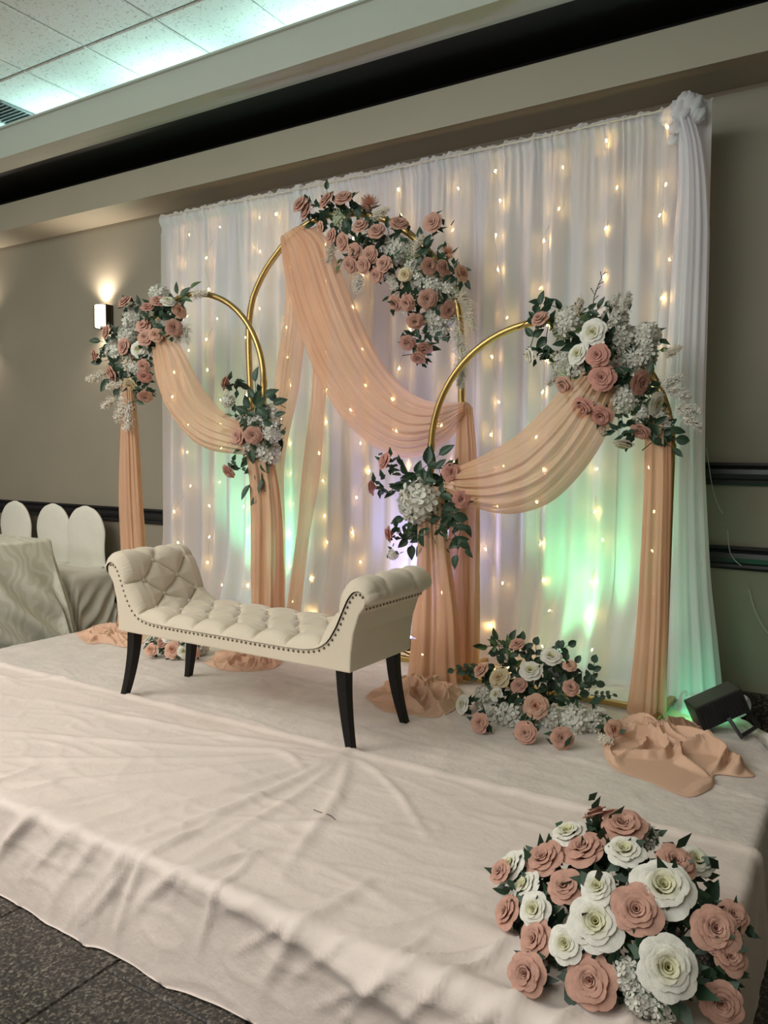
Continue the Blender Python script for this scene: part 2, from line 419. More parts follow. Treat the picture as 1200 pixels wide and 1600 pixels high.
for k in range(46):                                     # folds over the front edge, slanting
    x = -4.1+k*.083+rr.uniform(-.04, .04); L_ = rr.uniform(.16, .6); sl = rr.uniform(-.05, .8)
    RL.append((x+sl*L_, 1.46+L_*.55, x-sl*.10, 1.40-rr.uniform(.05, .25), .007+.012*rr.random(), rr.uniform(.003, .010)))
for k in range(26):
    x = rr.uniform(-4, -.4); y = rr.uniform(1.6, 2.35); a = rr.uniform(-.3, 1.0); l = rr.uniform(.2, .6)
    RL.append((x, y, x+l*math.cos(a), y+l*math.sin(a), .008+.012*rr.random(), rr.uniform(.002, .005)))
RL += [(-.9, 1.62, -.24, 1.50, .05, .012), (-1.0, 1.35, -.3, 1.40, .05, .02), (-1.5, 1.42, -.5, 1.30, .03, .015)]
def hfront(X, Y, d):
    h = 1.45*ridges(X, Y, RL) + .004*(fbm(X*5+3, Y*9, 3)-.5) + .0035*(ridge(X*6+2*vnoise(X*2, Y*2, 5), Y*14, 9)**6)
    h += sstep(2.345, 2.375, Y)*.0065*(1+vnoise(X*14, 0*Y, 4))
    sk = sstep(.03, .25, d)
    h += sk*(.022*(fbm((X+.5*Y)*3.2, X*0+1, 8, 3)-.35)+.018*(ridge((X+.45*(Y-1.445))*6.5, X*0, 12)**4))
    return h
xs = np.arange(-4.46, .08, .011); ys = np.arange(1.445-.315, 2.392, .011)
V, Fc = draped([(-4.12, 1.445), (-.235, 1.445), (-.235, 2.6), (-4.12, 2.6)], ST+.005, xs, ys, hfront, .10, .024, maxd=.31)
fc = link('stage_cloth', mesh('stage_cloth', V, Fc, STCLOTH))
tag(fc, 'pinkish white satin cloth creased over the front half and front skirt of the stage', 'cloth')
rr = random.Random(8); RB = []
for k in range(60):
    x = rr.uniform(-4, -.4); y = rr.uniform(2.4, 3.9); a = rr.uniform(-.35, .35); l = rr.uniform(.25, .9)
    RB.append((x, y, x+l*math.cos(a), y+l*math.sin(a), .006+.012*rr.random(), rr.uniform(.002, .006)))
for k in range(40):
    x = rr.uniform(-2.6, -1.5); y = rr.uniform(2.5, 3.0); a = rr.uniform(-.8, .8); l = rr.uniform(.08, .3)
    RB.append((x, y, x+l*math.cos(a), y+l*math.sin(a), .005+.006*rr.random(), rr.uniform(.002, .004)))
def hrear(X, Y, d):
    h = ridges(X, Y, RB)+.004*(fbm(X*6, Y*8, 13)-.5)
    h = h*1.5+.0035*(ridge(X*9+3*vnoise(X*3, Y*3, 5), Y*16, 19)**5)
    return h+sstep(.03, .25, d)*(.03*(fbm((X+Y)*4, X*0+1, 18, 3)-.35))
xs = np.arange(-4.46, .08, .014); ys = np.arange(2.30, 4.26, .014)
V, Fc = draped([(-4.12, 2.0), (-.245, 2.0)]+POLY[2:], ST, xs, ys, hrear, .10, .02, maxd=.31)
rc = link('stage_cloth', mesh('stage_cloth', V, Fc, STVELV))
tag(rc, 'crushed white velvet cloth covering the rear half of the stage under the arches', 'cloth')

# ------------------------------------------------------------------ backdrop curtain
bd = empty('backdrop_curtain', (-2.5, 4.0, 0), 'tall white sheer backdrop curtain gathered on a pipe behind the arches', 'curtain')
BX, BY = -2.5, 4.0
XA, XB, ZT = -4.30, -.70, 3.03
def fold(x, z):
    """depth of the curtain's folds at x; z 0 at the floor, 1 at the rod"""
    ph = x*2*PI/.135 + 3.2*vnoise(x*2.1, x*0, 31)*2 + .6*vnoise(x*3, z*1.1, 33)
    a = .019+.026*vnoise(x*4, z*.6, 35)
    low = a*np.sin(ph)+.012*np.sin(ph*.43+2)
    top = .010*np.sin(x*2*PI/.036+4*vnoise(x*9, x*0, 37))+.006*np.sin(x*2*PI/.081)
    k = sstep(.78, .985, z); return low*(1-k*.75)+top*k
def curtain_panel(xa, xb, y0, amp=1, zb=ST+.006, flare=True, seed=0):
    nx = int((xb-xa)/.0085)+2; u = np.linspace(0, 1, nx)
    L = np.r_[np.linspace(ZT+.035, ZT-.16, 14), np.linspace(ZT-.2, zb+.75, 26), np.linspace(zb+.72, zb, 20)]
    P = []
    for z in L:
        k = (z-zb)/(ZT-zb); x = xa+(xb-xa)*u
        zz = np.full_like(x, z)
        y = y0+amp*fold(x, np.full_like(x, k))
        # rod pocket
        if z > ZT-.05:
            t = (ZT+.035-z)/.085; y = y0+(y-y0)*.8-.022*math.sin(PI*min(1, max(0, t))); zz += .010*(vnoise(x*55, x*0, 41)-.5)*2*(1-t)
        if z < ZT-.05 and z > ZT-.09: y = y0+(y-y0)*.6
        x2 = x+.006*np.sin(x*70+z*1.5)*sstep(.5, 1, k)
        # slight outward lean of the outer edges
        x2 = x2+(x-(XA+XB)/2)*.012*(1-k)
        if flare:
            f = sstep(.62, .0, z-zb)**1.5
            fl = .05+.20*vnoise(x*2.3, x*0+seed, 44)**1.3
            y = y-f*fl+f*.03*np.sin(x*2*PI/.21+3*vnoise(x*3, x*0, 46)); x2 = x2+f*.06*(vnoise(x*3.1, x*0, 47)-.5)
        P.append(np.stack([x2-BX, y-BY, zz], -1))
    if flare:       # the hem lies on the stage
        for k in (1, 2, 3):
            l = P[-1].copy(); l[:, 1] -= .03+.02*np.sin(np.linspace(0, 9, nx)+k); l[:, 2] = zb+.010*vnoise(np.linspace(0, 14, nx), k*1.0+0*np.linspace(0, 1, nx), 5); P.append(l)
    return MB().grid(np.array(P))
edges = np.linspace(XA, XB, 10)
for i in range(9):
    curtain_panel(edges[i]-.006, edges[i+1]+.006, 3.985-(.006 if i % 2 else 0)).build('curtain_panel', CURT, bd)
lm = curtain_panel(XA+.02, XB-.02, 4.10, .5, flare=False).build('lining', LINING, bd)
MB().tube([(XA-.02-BX, .03, ZT), (XB-.04-BX, .03, ZT)], .018, 10).build('rod', simple('pipe_metal', (.5, .5, .5), .3, 1), bd)
for x in (XA+.06, XB-.12):
    MB().tube([(x-BX, .155, .03), (x-BX, .155, ZT+.01)], .02, 10).build('upright', bpy.data.materials['pipe_metal'], bd)
    MB().box((x-BX, .155, .015), (.25, .25, .03)).build('base_plate', bpy.data.materials['pipe_metal'], bd, False)
# gathered end panel at the right with its knot
def tube_cloth(path, wid, dep, nf, amp, n=40, m=72, seed=0):
    """a gathered length of cloth hanging along a path; wid/dep half sizes along it"""
    C = curve(path, n); P = np.zeros((n, m, 3)); t = np.linspace(0, 1, n)
    W = np.interp(t, np.linspace(0, 1, len(wid)), wid); D = np.interp(t, np.linspace(0, 1, len(dep)), dep)
    th = np.linspace(0, 2*PI, m, endpoint=False)
    for i in range(n):
        a = 1+amp*np.sin(nf*th+1.5*np.sin(th*3+seed)+seed*2+t[i]*.8)+.5*amp*np.sin((nf*2+1)*th+seed)
        P[i, :, 0] = C[i, 0]+W[i]*np.cos(th)*a; P[i, :, 1] = C[i, 1]+D[i]*np.sin(th)*a; P[i, :, 2] = C[i, 2]
    return MB().grid(P, True)
kx = XB+.0-BX
tube_cloth([(kx-.115, -.06, 2.99), (kx-.075, -.06, 2.84), (kx-.055, -.06, 2.5), (kx-.055, -.07, 1.6), (kx-.03, -.08, .9), (kx-.0, -.12, .55), (kx+.03, -.2, ST+.01)],
           [.035, .066, .075, .08, .10, .13], [.04, .045, .04, .04, .06, .10], 9, .16, seed=2).build('side_panel', CURT, bd)
kn = MB()
for k, (dx, dz, r) in enumerate([(0, 0, .055), (.05, .012, .05), (-.045, -.015, .045), (.02, .035, .045), (-.02, -.07, .03), (-.035, -.12, .022), (.075, -.03, .035)]):
    uu = np.linspace(0, PI, 14); vv = np.linspace(0, 2*PI, 22, endpoint=False); U, Vv = np.meshgrid(uu, vv, indexing='ij')
    R_ = r*(1+.16*np.sin(5*Vv+3*U+k)+.08*np.sin(9*U+2*Vv))
    kn.grid(np.stack([kx-.12+dx+R_*np.sin(U)*np.cos(Vv), -.075+R_*np.sin(U)*np.sin(Vv)*.8, ZT-.025+dz+R_*np.cos(U)], -1), True)
kn.build('knot', CURT, bd)
# spilt hem at the right end of the curtain
def crumple(name, m, parent, outline, z0, H, seed, freq=9, org=(0, 0, 0), nr=90, nt=260, label=None, centre=None):
    """cloth lying in a heap: overlapping folds, each with one steep and one gentle side"""
    P0 = np.array([p[:2] for p in outline]); Pc = curve(list(P0)+[P0[0]], nt+1)[:-1]; c = np.array(centre) if centre is not None else P0.mean(0)
    r = np.linspace(0, 1, nr)**.85; G = c+(Pc-c)[None]*r[:, None, None]
    X, Y = G[..., 0], G[..., 1]; rr_ = r[:, None]; rq = random.Random(seed)
    X0 = X+.012*(fbm(X*22, Y*22, seed, 2)-.5)*2; Y0 = Y+.012*(fbm(X*22, Y*22, seed+3, 2)-.5)*2
    ext = np.abs(Pc-c).mean(0); h = np.zeros_like(X)
    for k in range(int(freq*3)):
        e = Pc[rq.randrange(nt)]; s0 = c+(Pc[rq.randrange(nt)]-c)*rq.uniform(0, .45); e = c+(e-c)*rq.uniform(.75, 1.05)
        mid = (s0+e)/2+np.array([-(e-s0)[1], (e-s0)[0]])*rq.uniform(-.5, .5)
        q = curve([s0, mid, e], 9); w_ = rq.uniform(.018, .05)*(H/.06)**.3; am = rq.uniform(.35, 1.0); sg = rq.choice((-1, 1))
        best = np.full_like(X, 9.); ss = np.zeros_like(X); tt = np.zeros_like(X)
        for i in range(8):
            d = q[i+1]-q[i]; l = math.hypot(*d)+1e-9; t = np.clip(((X0-q[i, 0])*d[0]+(Y0-q[i, 1])*d[1])/l**2, 0, 1)
            ex, ey = X0-q[i, 0]-t*d[0], Y0-q[i, 1]-t*d[1]; D = np.hypot(ex, ey); cr = np.sign(ex*d[1]-ey*d[0])
            mk = D < best; best = np.where(mk, D, best); ss = np.where(mk, D*cr*sg, ss); tt = np.where(mk, (i+t)/8, tt)
        f = np.where(ss >= 0, np.clip(1-ss/w_, 0, 1)**1.25, np.clip(1+ss/(w_*.28), 0, 1)**.6)*am*np.sin(PI*np.clip(.1+.86*tt, 0, 1))**.5
        h = np.maximum(h, f)*.75+.25*(h+f)
    env = np.sqrt(np.clip(1-rr_**7, 0, 1))
    Z = z0+.004+H*env*np.minimum(h, 1.5)*(.6+.4*(1-rr_**2))+H*.05*env
    return link(name, mesh(name, (np.stack([X, Y, Z], -1)-np.array(org)).reshape(-1, 3), grid_faces(nr, nt, True), m), parent, label=label)
crumple('hem_spill', CURT, bd, [atz(*q, ST) for q in [(1045, 1085), (1060, 1115), (1105, 1122), (1150, 1124), (1172, 1112), (1168, 1090), (1135, 1080), (1095, 1070)]], ST, .05, 3, 11, (BX, BY, 0))

# ------------------------------------------------------------------ string lights
sl = empty('string_lights', (BX, 4.02, 3.0), 'warm white fairy light curtain hung in strands over the white backdrop', 'string lights')
bme = MB().lathe([(0, .010), (.0024, .008), (.0034, .003), (.0034, -.003), (.002, -.005), (0, -.005)], 8).me('bulb', BULB)
rg = random.Random(11)
MB().tube([(XA-BX+.05, -.07, .045), (XA-BX+1.2, -.075, .03), (XB-BX-.4, -.075, .035), (XB-BX-.1, -.07, .04)], .003, 5).build('header_cable', CABLE, sl)
SX = [-4.14, -3.84, -3.50, -3.22, -2.93, -2.64, -2.34, -2.04, -1.74, -1.46, -1.17, -.90]
for i, x in enumerate(SX):
    pts = []; bl = []; z = 2.96-rg.uniform(0, .06); xx = x
    while z > .36:
        front = rg.random() < .45
        yy = -.085 if front else .035
        xx = x+rg.uniform(-.028, .028)
        pts.append((xx-BX, yy, z-3.0)); bl.append((xx-BX+rg.uniform(-.012, .012), yy-.006, z-3.0-.01)); z -= rg.uniform(.15, .24)
    C = curve(pts, len(pts)*4)
    st = MB().tube([tuple(p) for p in C], .0013, 4, False).build('strand', CABLE, sl)
    for b in bl: link('bulb', bme, st, b, rot=Vector((rg.uniform(-1, 1), rg.uniform(-.3, .3), -1)).to_track_quat('Z', 'Y'))

pts = [(x-BX, -.30+.10*vnoise(x*4, 0, 91)+.0, ST+.02-3.0) for x in np.linspace(-2.75, -1.45, 14)]
st = MB().tube(pts, .0013, 4, False).build('strand', CABLE, sl)
for p in pts: link('bulb', bme, st, (p[0]+.01, p[1], p[2]+.004), rot=Vector((rg.uniform(-1, 1), -1, .3)).to_track_quat('Z', 'Y'))

# ------------------------------------------------------------------ gold arches
def arch(name, x0, x1, Y, zs, label, rad=.0165, path=None, feet=None):
    r = (x1-x0)/2; c = (x0+x1)/2; o = empty(name, (c, Y, ST+.008), label, 'arch'); f0, f1 = feet or (x0, x1)
    if path: pts = [tuple(p-np.array((c, Y, ST+.008))) for p in curve(path, 90)]
    else: pts = [(-r, 0, 0), (-r, 0, (zs-ST)/2)]+[(-r*math.cos(a), 0, zs-ST+r*math.sin(a)) for a in np.linspace(0, PI, 41)]+[(r, 0, (zs-ST)/2), (r, 0, 0)]
    MB().tube(pts, rad, 14).build('arch_tube', GOLD, o)
    for fx_ in (f0-c, f1-c):
        MB().box((fx_, .0, .012), (.03, .44, .024)).build('foot_bar', GOLD, o, False, bevel=.003)
        if not path: MB().lathe([(rad+.003, -.02), (rad+.003, .02)], 14, (fx_, 0, (zs-ST))).build('sleeve', GOLD, o)
    MB().box(((f0+f1)/2-c, 0, .012), (f1-f0-.03, .03, .024)).build('base_bar', GOLD, o, False, bevel=.003)
    return o
arch('gold_arch', -3.97, -2.89, 3.40, 1.78, 'smaller round-topped gold arch with pampas and roses near the wall lamp')
bigp = [(-3.09, 3.62, ST+.008), (-3.13, 3.62, 1.0), (-3.175, 3.62, 1.7)]+[tuple(at(x, y, 3.62)) for x, y in [(388.5, 530), (392, 480), (400, 453), (415, 422), (436, 392), (457, 367), (490, 345), (530, 334), (575, 336), (620, 352), (662, 385), (695, 425), (712, 468), (720, 520)]]+[(-1.772, 3.62, 1.6), (-1.74, 3.62, 1.0), (-1.707, 3.62, ST+.008)]
arch('gold_arch', -3.09, -1.707, 3.62, 2.04, 'tallest gold arch standing in the middle behind the bench', .018, bigp)
arch('gold_arch', -1.865, -.715, 3.47, 1.43, 'lower gold arch beside the black spotlight')

# ------------------------------------------------------------------ peach drapes
def swag(up, lo, Y, bulge=.05, nf=7, amp=.010, n=64, m=64, seed=0, Y2=None, org=(0, 0, 0)):
    U = curve(up, n); L = curve(lo, n); P = np.zeros((n, m, 3)); v = np.linspace(0, 1, m)
    for i in range(n):
        t = i/(n-1); Yt = Y if Y2 is None else Y+(Y2-Y)*t
        a = at(U[i, 0], U[i, 1], Yt); b = at(L[i, 0], L[i, 1], Yt)
        vv = v+.05*np.sin(2*PI*(v*1.0+t*.3+seed*.37))*np.sin(PI*v)
        q = a[None]+(b-a)[None]*vv[:, None]
        w_ = np.linalg.norm(b-a)
        ph = nf*v+1.1*(fbm(v*3+seed, t*1.6+0*v, seed+2, 2)-.5)*2+seed
        f = np.abs(np.sin(PI*ph))**.8
        g = np.abs(np.sin(PI*ph*2.3+1))
        k = min(1, w_/.22)
        q[:, 1] += -bulge*np.sin(PI*v)**.8*(.3+.7*math.sin(PI*min(1, max(0, t)))) - amp*(f*1.35+g*.5)*(.4+.6*k)*np.sin(PI*v)**.25
        q[:, 2] += -amp*.5*f*np.sin(PI*v)
        P[i] = q-np.array(org)
    return MB().grid(P)
def column(pts, Y, dep, nf=7, amp=.2, seed=0, org=(0, 0, 0), zend=ST+.01):
    """pts: (x_left, x_right, y) rows of the photo, on the plane y = Y"""
    rows = []; L = curve([(a, c) for a, b, c in pts], 50); R_ = curve([(b, c) for a, b, c in pts], 50)
    m = 96; th = np.linspace(0, 2*PI, m, endpoint=False); P = np.zeros((50, m, 3))
    for i in range(50):
        t = i/49; A = at(L[i, 0], L[i, 1], Y); B = at(R_[i, 0], R_[i, 1], Y); c = (A+B)/2; w_ = np.linalg.norm(B-A)/2
        a = 1+amp*np.sin(nf*th+1.2*np.sin(2*th+seed)+seed+1.0*t)+amp*.45*np.sin((2*nf+3)*th+seed*2-t)
        a = a+amp*.3*np.sin((3*nf+1)*th+seed*3+t*2); a = a/(1+amp*.6)
        P[i, :, 0] = c[0]+w_*np.cos(th)*a; P[i, :, 1] = Y+dep*(.7+.5*t)*np.sin(th)*a
        P[i, :, 2] = max(c[2], zend)
    return MB().grid(P-np.array(org), True)
def puddle(px, H, seed, parent, org, freq=9, centre=None, label=None):
    crumple('puddle', PEACHP, parent, [atz(*q, ST) for q in px], ST, H, seed, freq, org, label=label, centre=None if centre is None else atz(*centre, ST)[:2])
o1 = (-3.4, 3.36, 1.2)
d1 = empty('chiffon_drape', o1, 'peach chiffon drape on the smaller arch beside the wall lamp', 'drape')
swag([(262, 520), (285, 545), (312, 598), (345, 640), (385, 664)], [(240, 548), (250, 600), (275, 655), (320, 700), (392, 712)], 3.34, .07, 5, .016, seed=1, org=o1).build('swag', PEACH, d1)
column([(374, 398, 660), (390, 424, 720), (396, 435, 800), (397, 437, 900), (398, 437, 960), (394, 440, 1022)], 3.38, .07, 7, .16, 1, o1).build('tail', PEACH, d1)
column([(196, 206, 600), (191, 214, 690), (189, 220, 780), (193, 226, 870), (190, 228, 940), (184, 230, 990)], 3.38, .05, 6, .16, 3, o1).build('tail', PEACH, d1)
puddle([(118, 990), (150, 980), (190, 976), (226, 984), (232, 1000), (200, 1012), (165, 1006), (135, 1006)], .05, 5, d1, o1, 12)
puddle([(318, 1036), (345, 1020), (390, 1014), (430, 1022), (440, 1036), (425, 1046), (385, 1052), (340, 1046)], .05, 6, d1, o1, 12)
o2 = (-2.4, 3.6, 2.7)
d2 = empty('chiffon_drape', o2, 'long peach chiffon drape hung from the tallest gold arch and knotted at its pole', 'drape')
swag([(474, 352), (510, 372), (545, 455), (585, 545), (625, 600), (672, 627), (728, 628)], [(440, 374), (450, 450), (478, 545), (520, 632), (575, 692), (640, 716), (700, 688), (729, 648)], 3.57, .09, 7, .016, 90, 80, 4, org=o2).build('swag', PEACH, d2)
swag([(441, 374), (446, 480), (430, 600), (424, 720), (432, 840), (428, 1010)], [(478, 358), (480, 470), (468, 600), (445, 720), (446, 840), (446, 1010)], 3.63, .02, 4, .012, 60, 40, 5, org=o2).build('tail', PEACH, d2)
swag([(462, 366), (478, 480), (488, 590), (472, 740), (462, 850), (440, 1012)], [(500, 352), (515, 480), (510, 600), (500, 740), (482, 850), (464, 1012)], 3.60, .025, 3, .012, 60, 40, 6, org=o2).build('tail', PEACH, d2)
column([(716, 738, 636), (712, 744, 700), (704, 750, 790), (694, 750, 900), (686, 750, 980), (680, 748, 1060)], 3.60, .06, 6, .16, 2, o2).build('tail', PEACH, d2)
kx_ = at(727, 640, 3.60)-np.array(o2); kb = MB()
uu = np.linspace(0, PI, 16); vv = np.linspace(0, 2*PI, 40, endpoint=False); U, Vv = np.meshgrid(uu, vv, indexing='ij'); R_ = .032*(1+.10*np.sin(9*Vv+2*U))
kb.grid(np.stack([kx_[0]+R_*np.sin(U)*np.cos(Vv), kx_[1]+R_*np.sin(U)*np.sin(Vv), kx_[2]+R_*1.1*np.cos(U)], -1), True).build('knot', PEACHP, d2)
puddle([(420, 1022), (450, 1018), (480, 1024), (478, 1032), (440, 1032)], .03, 8, d2, o2, 12)
o3 = (-1.3, 3.43, 1.2)
d3 = empty('chiffon_drape', o3, 'peach chiffon drape on the lower arch spilling onto the stage by the black spotlight', 'drape')
swag([(700, 735), (745, 716), (800, 685), (845, 645), (882, 600), (905, 575)], [(700, 770), (745, 794), (800, 803), (860, 785), (912, 735), (950, 675), (975, 610)], 3.42, .10, 6, .018, 90, 80, 7, org=o3).build('swag', PEACH, d3)
column([(655, 690, 760), (658, 700, 860), (652, 712, 950), (645, 716, 1030), (635, 722, 1095)], 3.40, .07, 6, .2, 5, o3).build('tail', PEACH, d3)
column([(1008, 1047, 650), (1006, 1048, 760), (1000, 1046, 880), (994, 1045, 980), (985, 1043, 1070), (975, 1043, 1135)], 3.44, .06, 6, .17, 8, o3).build('tail', PEACH, d3)
puddle([(570, 1090), (590, 1076), (640, 1066), (700, 1066), (722, 1085), (712, 1108), (680, 1122), (640, 1118), (600, 1112)], .07, 9, d3, o3, 11)
puddle([(940, 1165), (965, 1130), (1010, 1108), (1060, 1112), (1100, 1138), (1118, 1168), (1176, 1208), (1165, 1216), (1118, 1212), (1115, 1230), (1085, 1246), (1062, 1244), (1010, 1222), (955, 1200)], .075, 12, d3, o3, 7, (1030, 1150))

# ------------------------------------------------------------------ bench
BXc = -2.222
be = empty('tufted_bench', (BXc, 2.585, ST), 'cream tufted settee bench with rolled arms and black curved legs', 'bench')
half = [(.695, .845), (.700, .876), (.678, .898), (.645, .893), (.618, .860), (.592, .805), (.563, .745), (.522, .690), (.460, .660), (.34, .650), (.0, .650)]
prof = [(-a, b) for a, b in half]+[(a, b) for a, b in half[::-1][1:]]
PR = curve(prof, 400); dPR = np.gradient(PR, axis=0); tn = dPR/np.linalg.norm(dPR, axis=1)[:, None]; NR = np.stack([-tn[:, 1], tn[:, 0]], 1)
sl_ = np.r_[0, np.cumsum(np.linalg.norm(np.diff(PR, axis=0), axis=1))]; sl_ -= sl_[-1]/2
Y0, Y1 = -.235, .225; T = np.linspace(0, 1, 120); P = np.zeros((400, 120, 3))
ds = .083; rows = [.24, .43, .62, .81]; dq = .19
for j, t in enumerate(T):
    p = sl_/ds; q = (t-.24)/dq
    a_ = np.abs(np.sin(PI*(p+q)/2)); b_ = np.abs(np.sin(PI*(p-q)/2))
    tuft = (np.minimum(a_, b_)**.45)*np.minimum(1, np.sqrt(a_**2+b_**2)*1.6)**.7
    ple = np.abs(np.sin(PI*p/2))**.35
    if q < 0: tf = ple*.9+.1
    elif q > 3: tf = np.abs(np.sin(PI*(p+3)/2))**.35*.7+.3
    else: tf = tuft
    if q < 0: tf = tf*(1-sstep(-.35, 0, q))+np.minimum(tf, tuft*1.0+.0)*sstep(-.35, 0, q)
    endk = sstep(.0, .035, (sl_[-1]-np.abs(sl_)))
    edge = (1-abs(2*t-1)**5)**.6
    tf = 1-(1-tf)*(.4+.6*sstep(.02, .16, sl_[-1]-np.abs(sl_)))
    base = .024*edge+.030*tf*min(1, edge*1.3)
    if q < 0: base = base+.014*(ple-1)*min(1, edge*1.4)*(1-sstep(-.5, 0, q))
    # fine gathers near the front edge
    base = base+.0012*np.sin(sl_*2*PI/.012+3*np.sin(sl_*30))*math.exp(-((t-.05)/.06)**2)
    base = base*(.06+.94*endk)
    P[:, j, 0] = PR[:, 0]+NR[:, 0]*base; P[:, j, 2] = PR[:, 1]+NR[:, 1]*base-ST
    P[:, j, 1] = Y0+(Y1-Y0)*(.5+.5*np.sign(2*t-1)*abs(2*t-1)**.85)
MB().grid(P).build('cushion', BENCHM, be)
out = [(-.632, .590), (-.634, .66), (-.645, .74), (-.668, .81), (-.695, .845)]
poly = [(a, b-ST) for a, b in out]+[(x, z-ST) for x, z in PR[3:-3:5]]+[(-a, b-ST) for a, b in out[::-1]]
n = len(poly); mb = MB(); ya, yb = -.228, .220
mb.add([(x, ya, z) for x, z in poly]+[(x, yb, z) for x, z in poly], [tuple(range(n-1, -1, -1)), tuple(range(n, 2*n))]+[(i, (i+1) % n, n+(i+1) % n, n+i) for i in range(n)])
fr = mb.build('frame', BENCHM, be, False)
m_ = fr.modifiers.new('b', 'BEVEL'); m_.width = .006; m_.segments = 2; m_.limit_method = 'ANGLE'; m_.angle_limit = .9
btn = MB().lathe([(0, .006), (.007, .0055), (.012, .001), (.010, -.004)], 10).me('button', BENCHM)
for qi, t in enumerate(rows):
    for pi_ in range(-12, 13):
        if (pi_+qi) % 2: continue
        s = pi_*ds
        if abs(s) > sl_[-1]-.05: continue
        i = int(np.argmin(abs(sl_-s))); yy = Y0+(Y1-Y0)*(.5+.5*np.sign(2*t-1)*abs(2*t-1)**.85)
        nrm = Vector((NR[i, 0], 0, NR[i, 1])); c = Vector((PR[i, 0], yy, PR[i, 1]-ST))+nrm*.029
        link('button', btn, be, c, nrm.to_track_quat('Z', 'Y'))
nm = simple('dark_brass_nail', (.16, .12, .08), .35, 1)
nme = MB().lathe([(0, .004), (.0035, .003), (.0055, 0)], 8).me('nailhead', nm)
for s in np.arange(-sl_[-1]+.06, sl_[-1]-.04, .024):
    x = np.interp(s, sl_, PR[:, 0]); z = np.interp(s, sl_, PR[:, 1]); i = int(np.argmin(abs(sl_-s)))
    link('nailhead', nme, be, (x-NR[i, 0]*.012, ya-.001, z-NR[i, 1]*.012-ST), Vector((0, -1, 0)).to_track_quat('Z', 'Y'))
for s in (1,):
    for y in np.arange(ya+.02, yb, .024):
        link('nailhead', nme, be, (s*.688, y, .832-ST), Vector((s, 0, -.35)).to_track_quat('Z', 'Y'))
MB().box((0, -.004, .316), (1.20, .40, .012)).build('underside', BLACKP, be, False)
for sx in (-1, 1):
    for sy in (-1, 1):
        zz = np.linspace(0, 1, 12); pts = []; rad = []
        for t in zz:
            ox = sx*(.575+.050*(1-t)**1.8); oy = sy*(.178+.020*(1-t)**1.8)-.004
            pts.append((ox, oy, .312*t+.0)); rad.append(.021+.013*t)
        MB().tube(pts, rad, 4, True, True).build('leg', BLACKW, be, False, bevel=.002)

# ------------------------------------------------------------------ flowers
def petal(ph0, hw, r0, r1, h, curl, nu=7, nv=6, pw=1.0, rip=.022, seed=0, z0=0, tipr=.20):
    rg = random.Random(seed); P = np.zeros((nv, nu, 3)); a1, a2 = rg.uniform(0, 6), rg.uniform(.7, 1.3)
    for i in range(nv):
        v = i/(nv-1)
        for j in range(nu):
            u = 2*j/(nu-1)-1
            vm = 1-tipr*abs(u)**2.4; vv = v*vm
            wv = hw*(math.sin(PI*min(.5, .12+.5*vv)))**pw
            r = r0+(r1-r0)*vv**.85
            z = z0+h*math.sin(min(1, vv)*PI*.5)
            if vv > .6: k = (vv-.6)/.4; r += curl*k*k; z -= curl*.75*k*k
            r *= 1+rip*math.sin(u*3*a2+a1)*vv-.05*u*u*vv*0
            ph = ph0+u*wv
            P[i, j] = (r*math.cos(ph), r*math.sin(ph), z+rip*.8*math.sin(u*5+a1)*vv)
    return P
def rose_mesh(name, m, seed, outer=True, open_=1.0):
    rg = random.Random(seed); b = MB()
    L = [(3, 1.9, .03, .09, .66, .03), (3, 1.45, .06, .18, .72, .055), (4, 1.15, .10, .30, .77, .085), (5, 1.0, .14, .46, .77, .12), (5, .92, .16, .64, .70, .155)]
    if outer: L.append((6, .80, .15, .86, .50, .17))
    ph = rg.uniform(0, 6)
    for li, (n, hw, r0, r1, h, cu) in enumerate(L):
        ph += 1.1
        for k in range(n):
            b.grid(petal(ph+2*PI*k/n+rg.uniform(-.15, .15), hw*rg.uniform(.92, 1.1), r0, r1*rg.uniform(.93, 1.07)*(open_ if li > 2 else 1), h*rg.uniform(.93, 1.05), cu*rg.uniform(.8, 1.3), seed=rg.random(), z0=-.02*li))
    b.lathe([(.05, -.22), (.16, -.12), (.22, .02), (.12, .2)], 8)      # the cup below the petals
    return b.me(name, m)
def petal_me(name, m, seed):
    b = MB().grid(petal(0, .84, .15, .88, .50, .20, 9, 7, seed=seed, z0=-.08)); return b.me(name, m)
def ballpts(n, zmin=-.45):
    out = []; g = PI*(3-5**.5)
    for i in range(n):
        z = 1-(1-zmin)*(i+.5)/n; r = math.sqrt(1-z*z); out.append(Vector((r*math.cos(g*i), r*math.sin(g*i), z)))
    return out
def floret(b, c, nrm, s, rg, np_=4):
    q = nrm.to_track_quat('Z', 'Y') @ Quaternion((0, 0, 1), rg.uniform(0, 2*PI))
    for k in range(np_):
        a = 2*PI*k/np_; R_ = q @ Quaternion((0, 0, 1), a); up = rg.uniform(.05, .35)
        sh = [(0, 0, 0), (.45, -.30, .10), (.55, 0, .02), (.45, .30, .10), (.85, -.42, up), (.98, 0, up*.8), (.85, .42, up), (1.1, -.15, up*1.2), (1.1, .15, up*1.2)]
        V = [R_ @ Vector((x*s, y*s, z*s))+c for x, y, z in sh]
        b.add(V, [(0, 1, 2), (0, 2, 3), (1, 4, 5, 2), (2, 5, 6, 3), (4, 7, 5), (5, 7, 8), (5, 8, 6)])
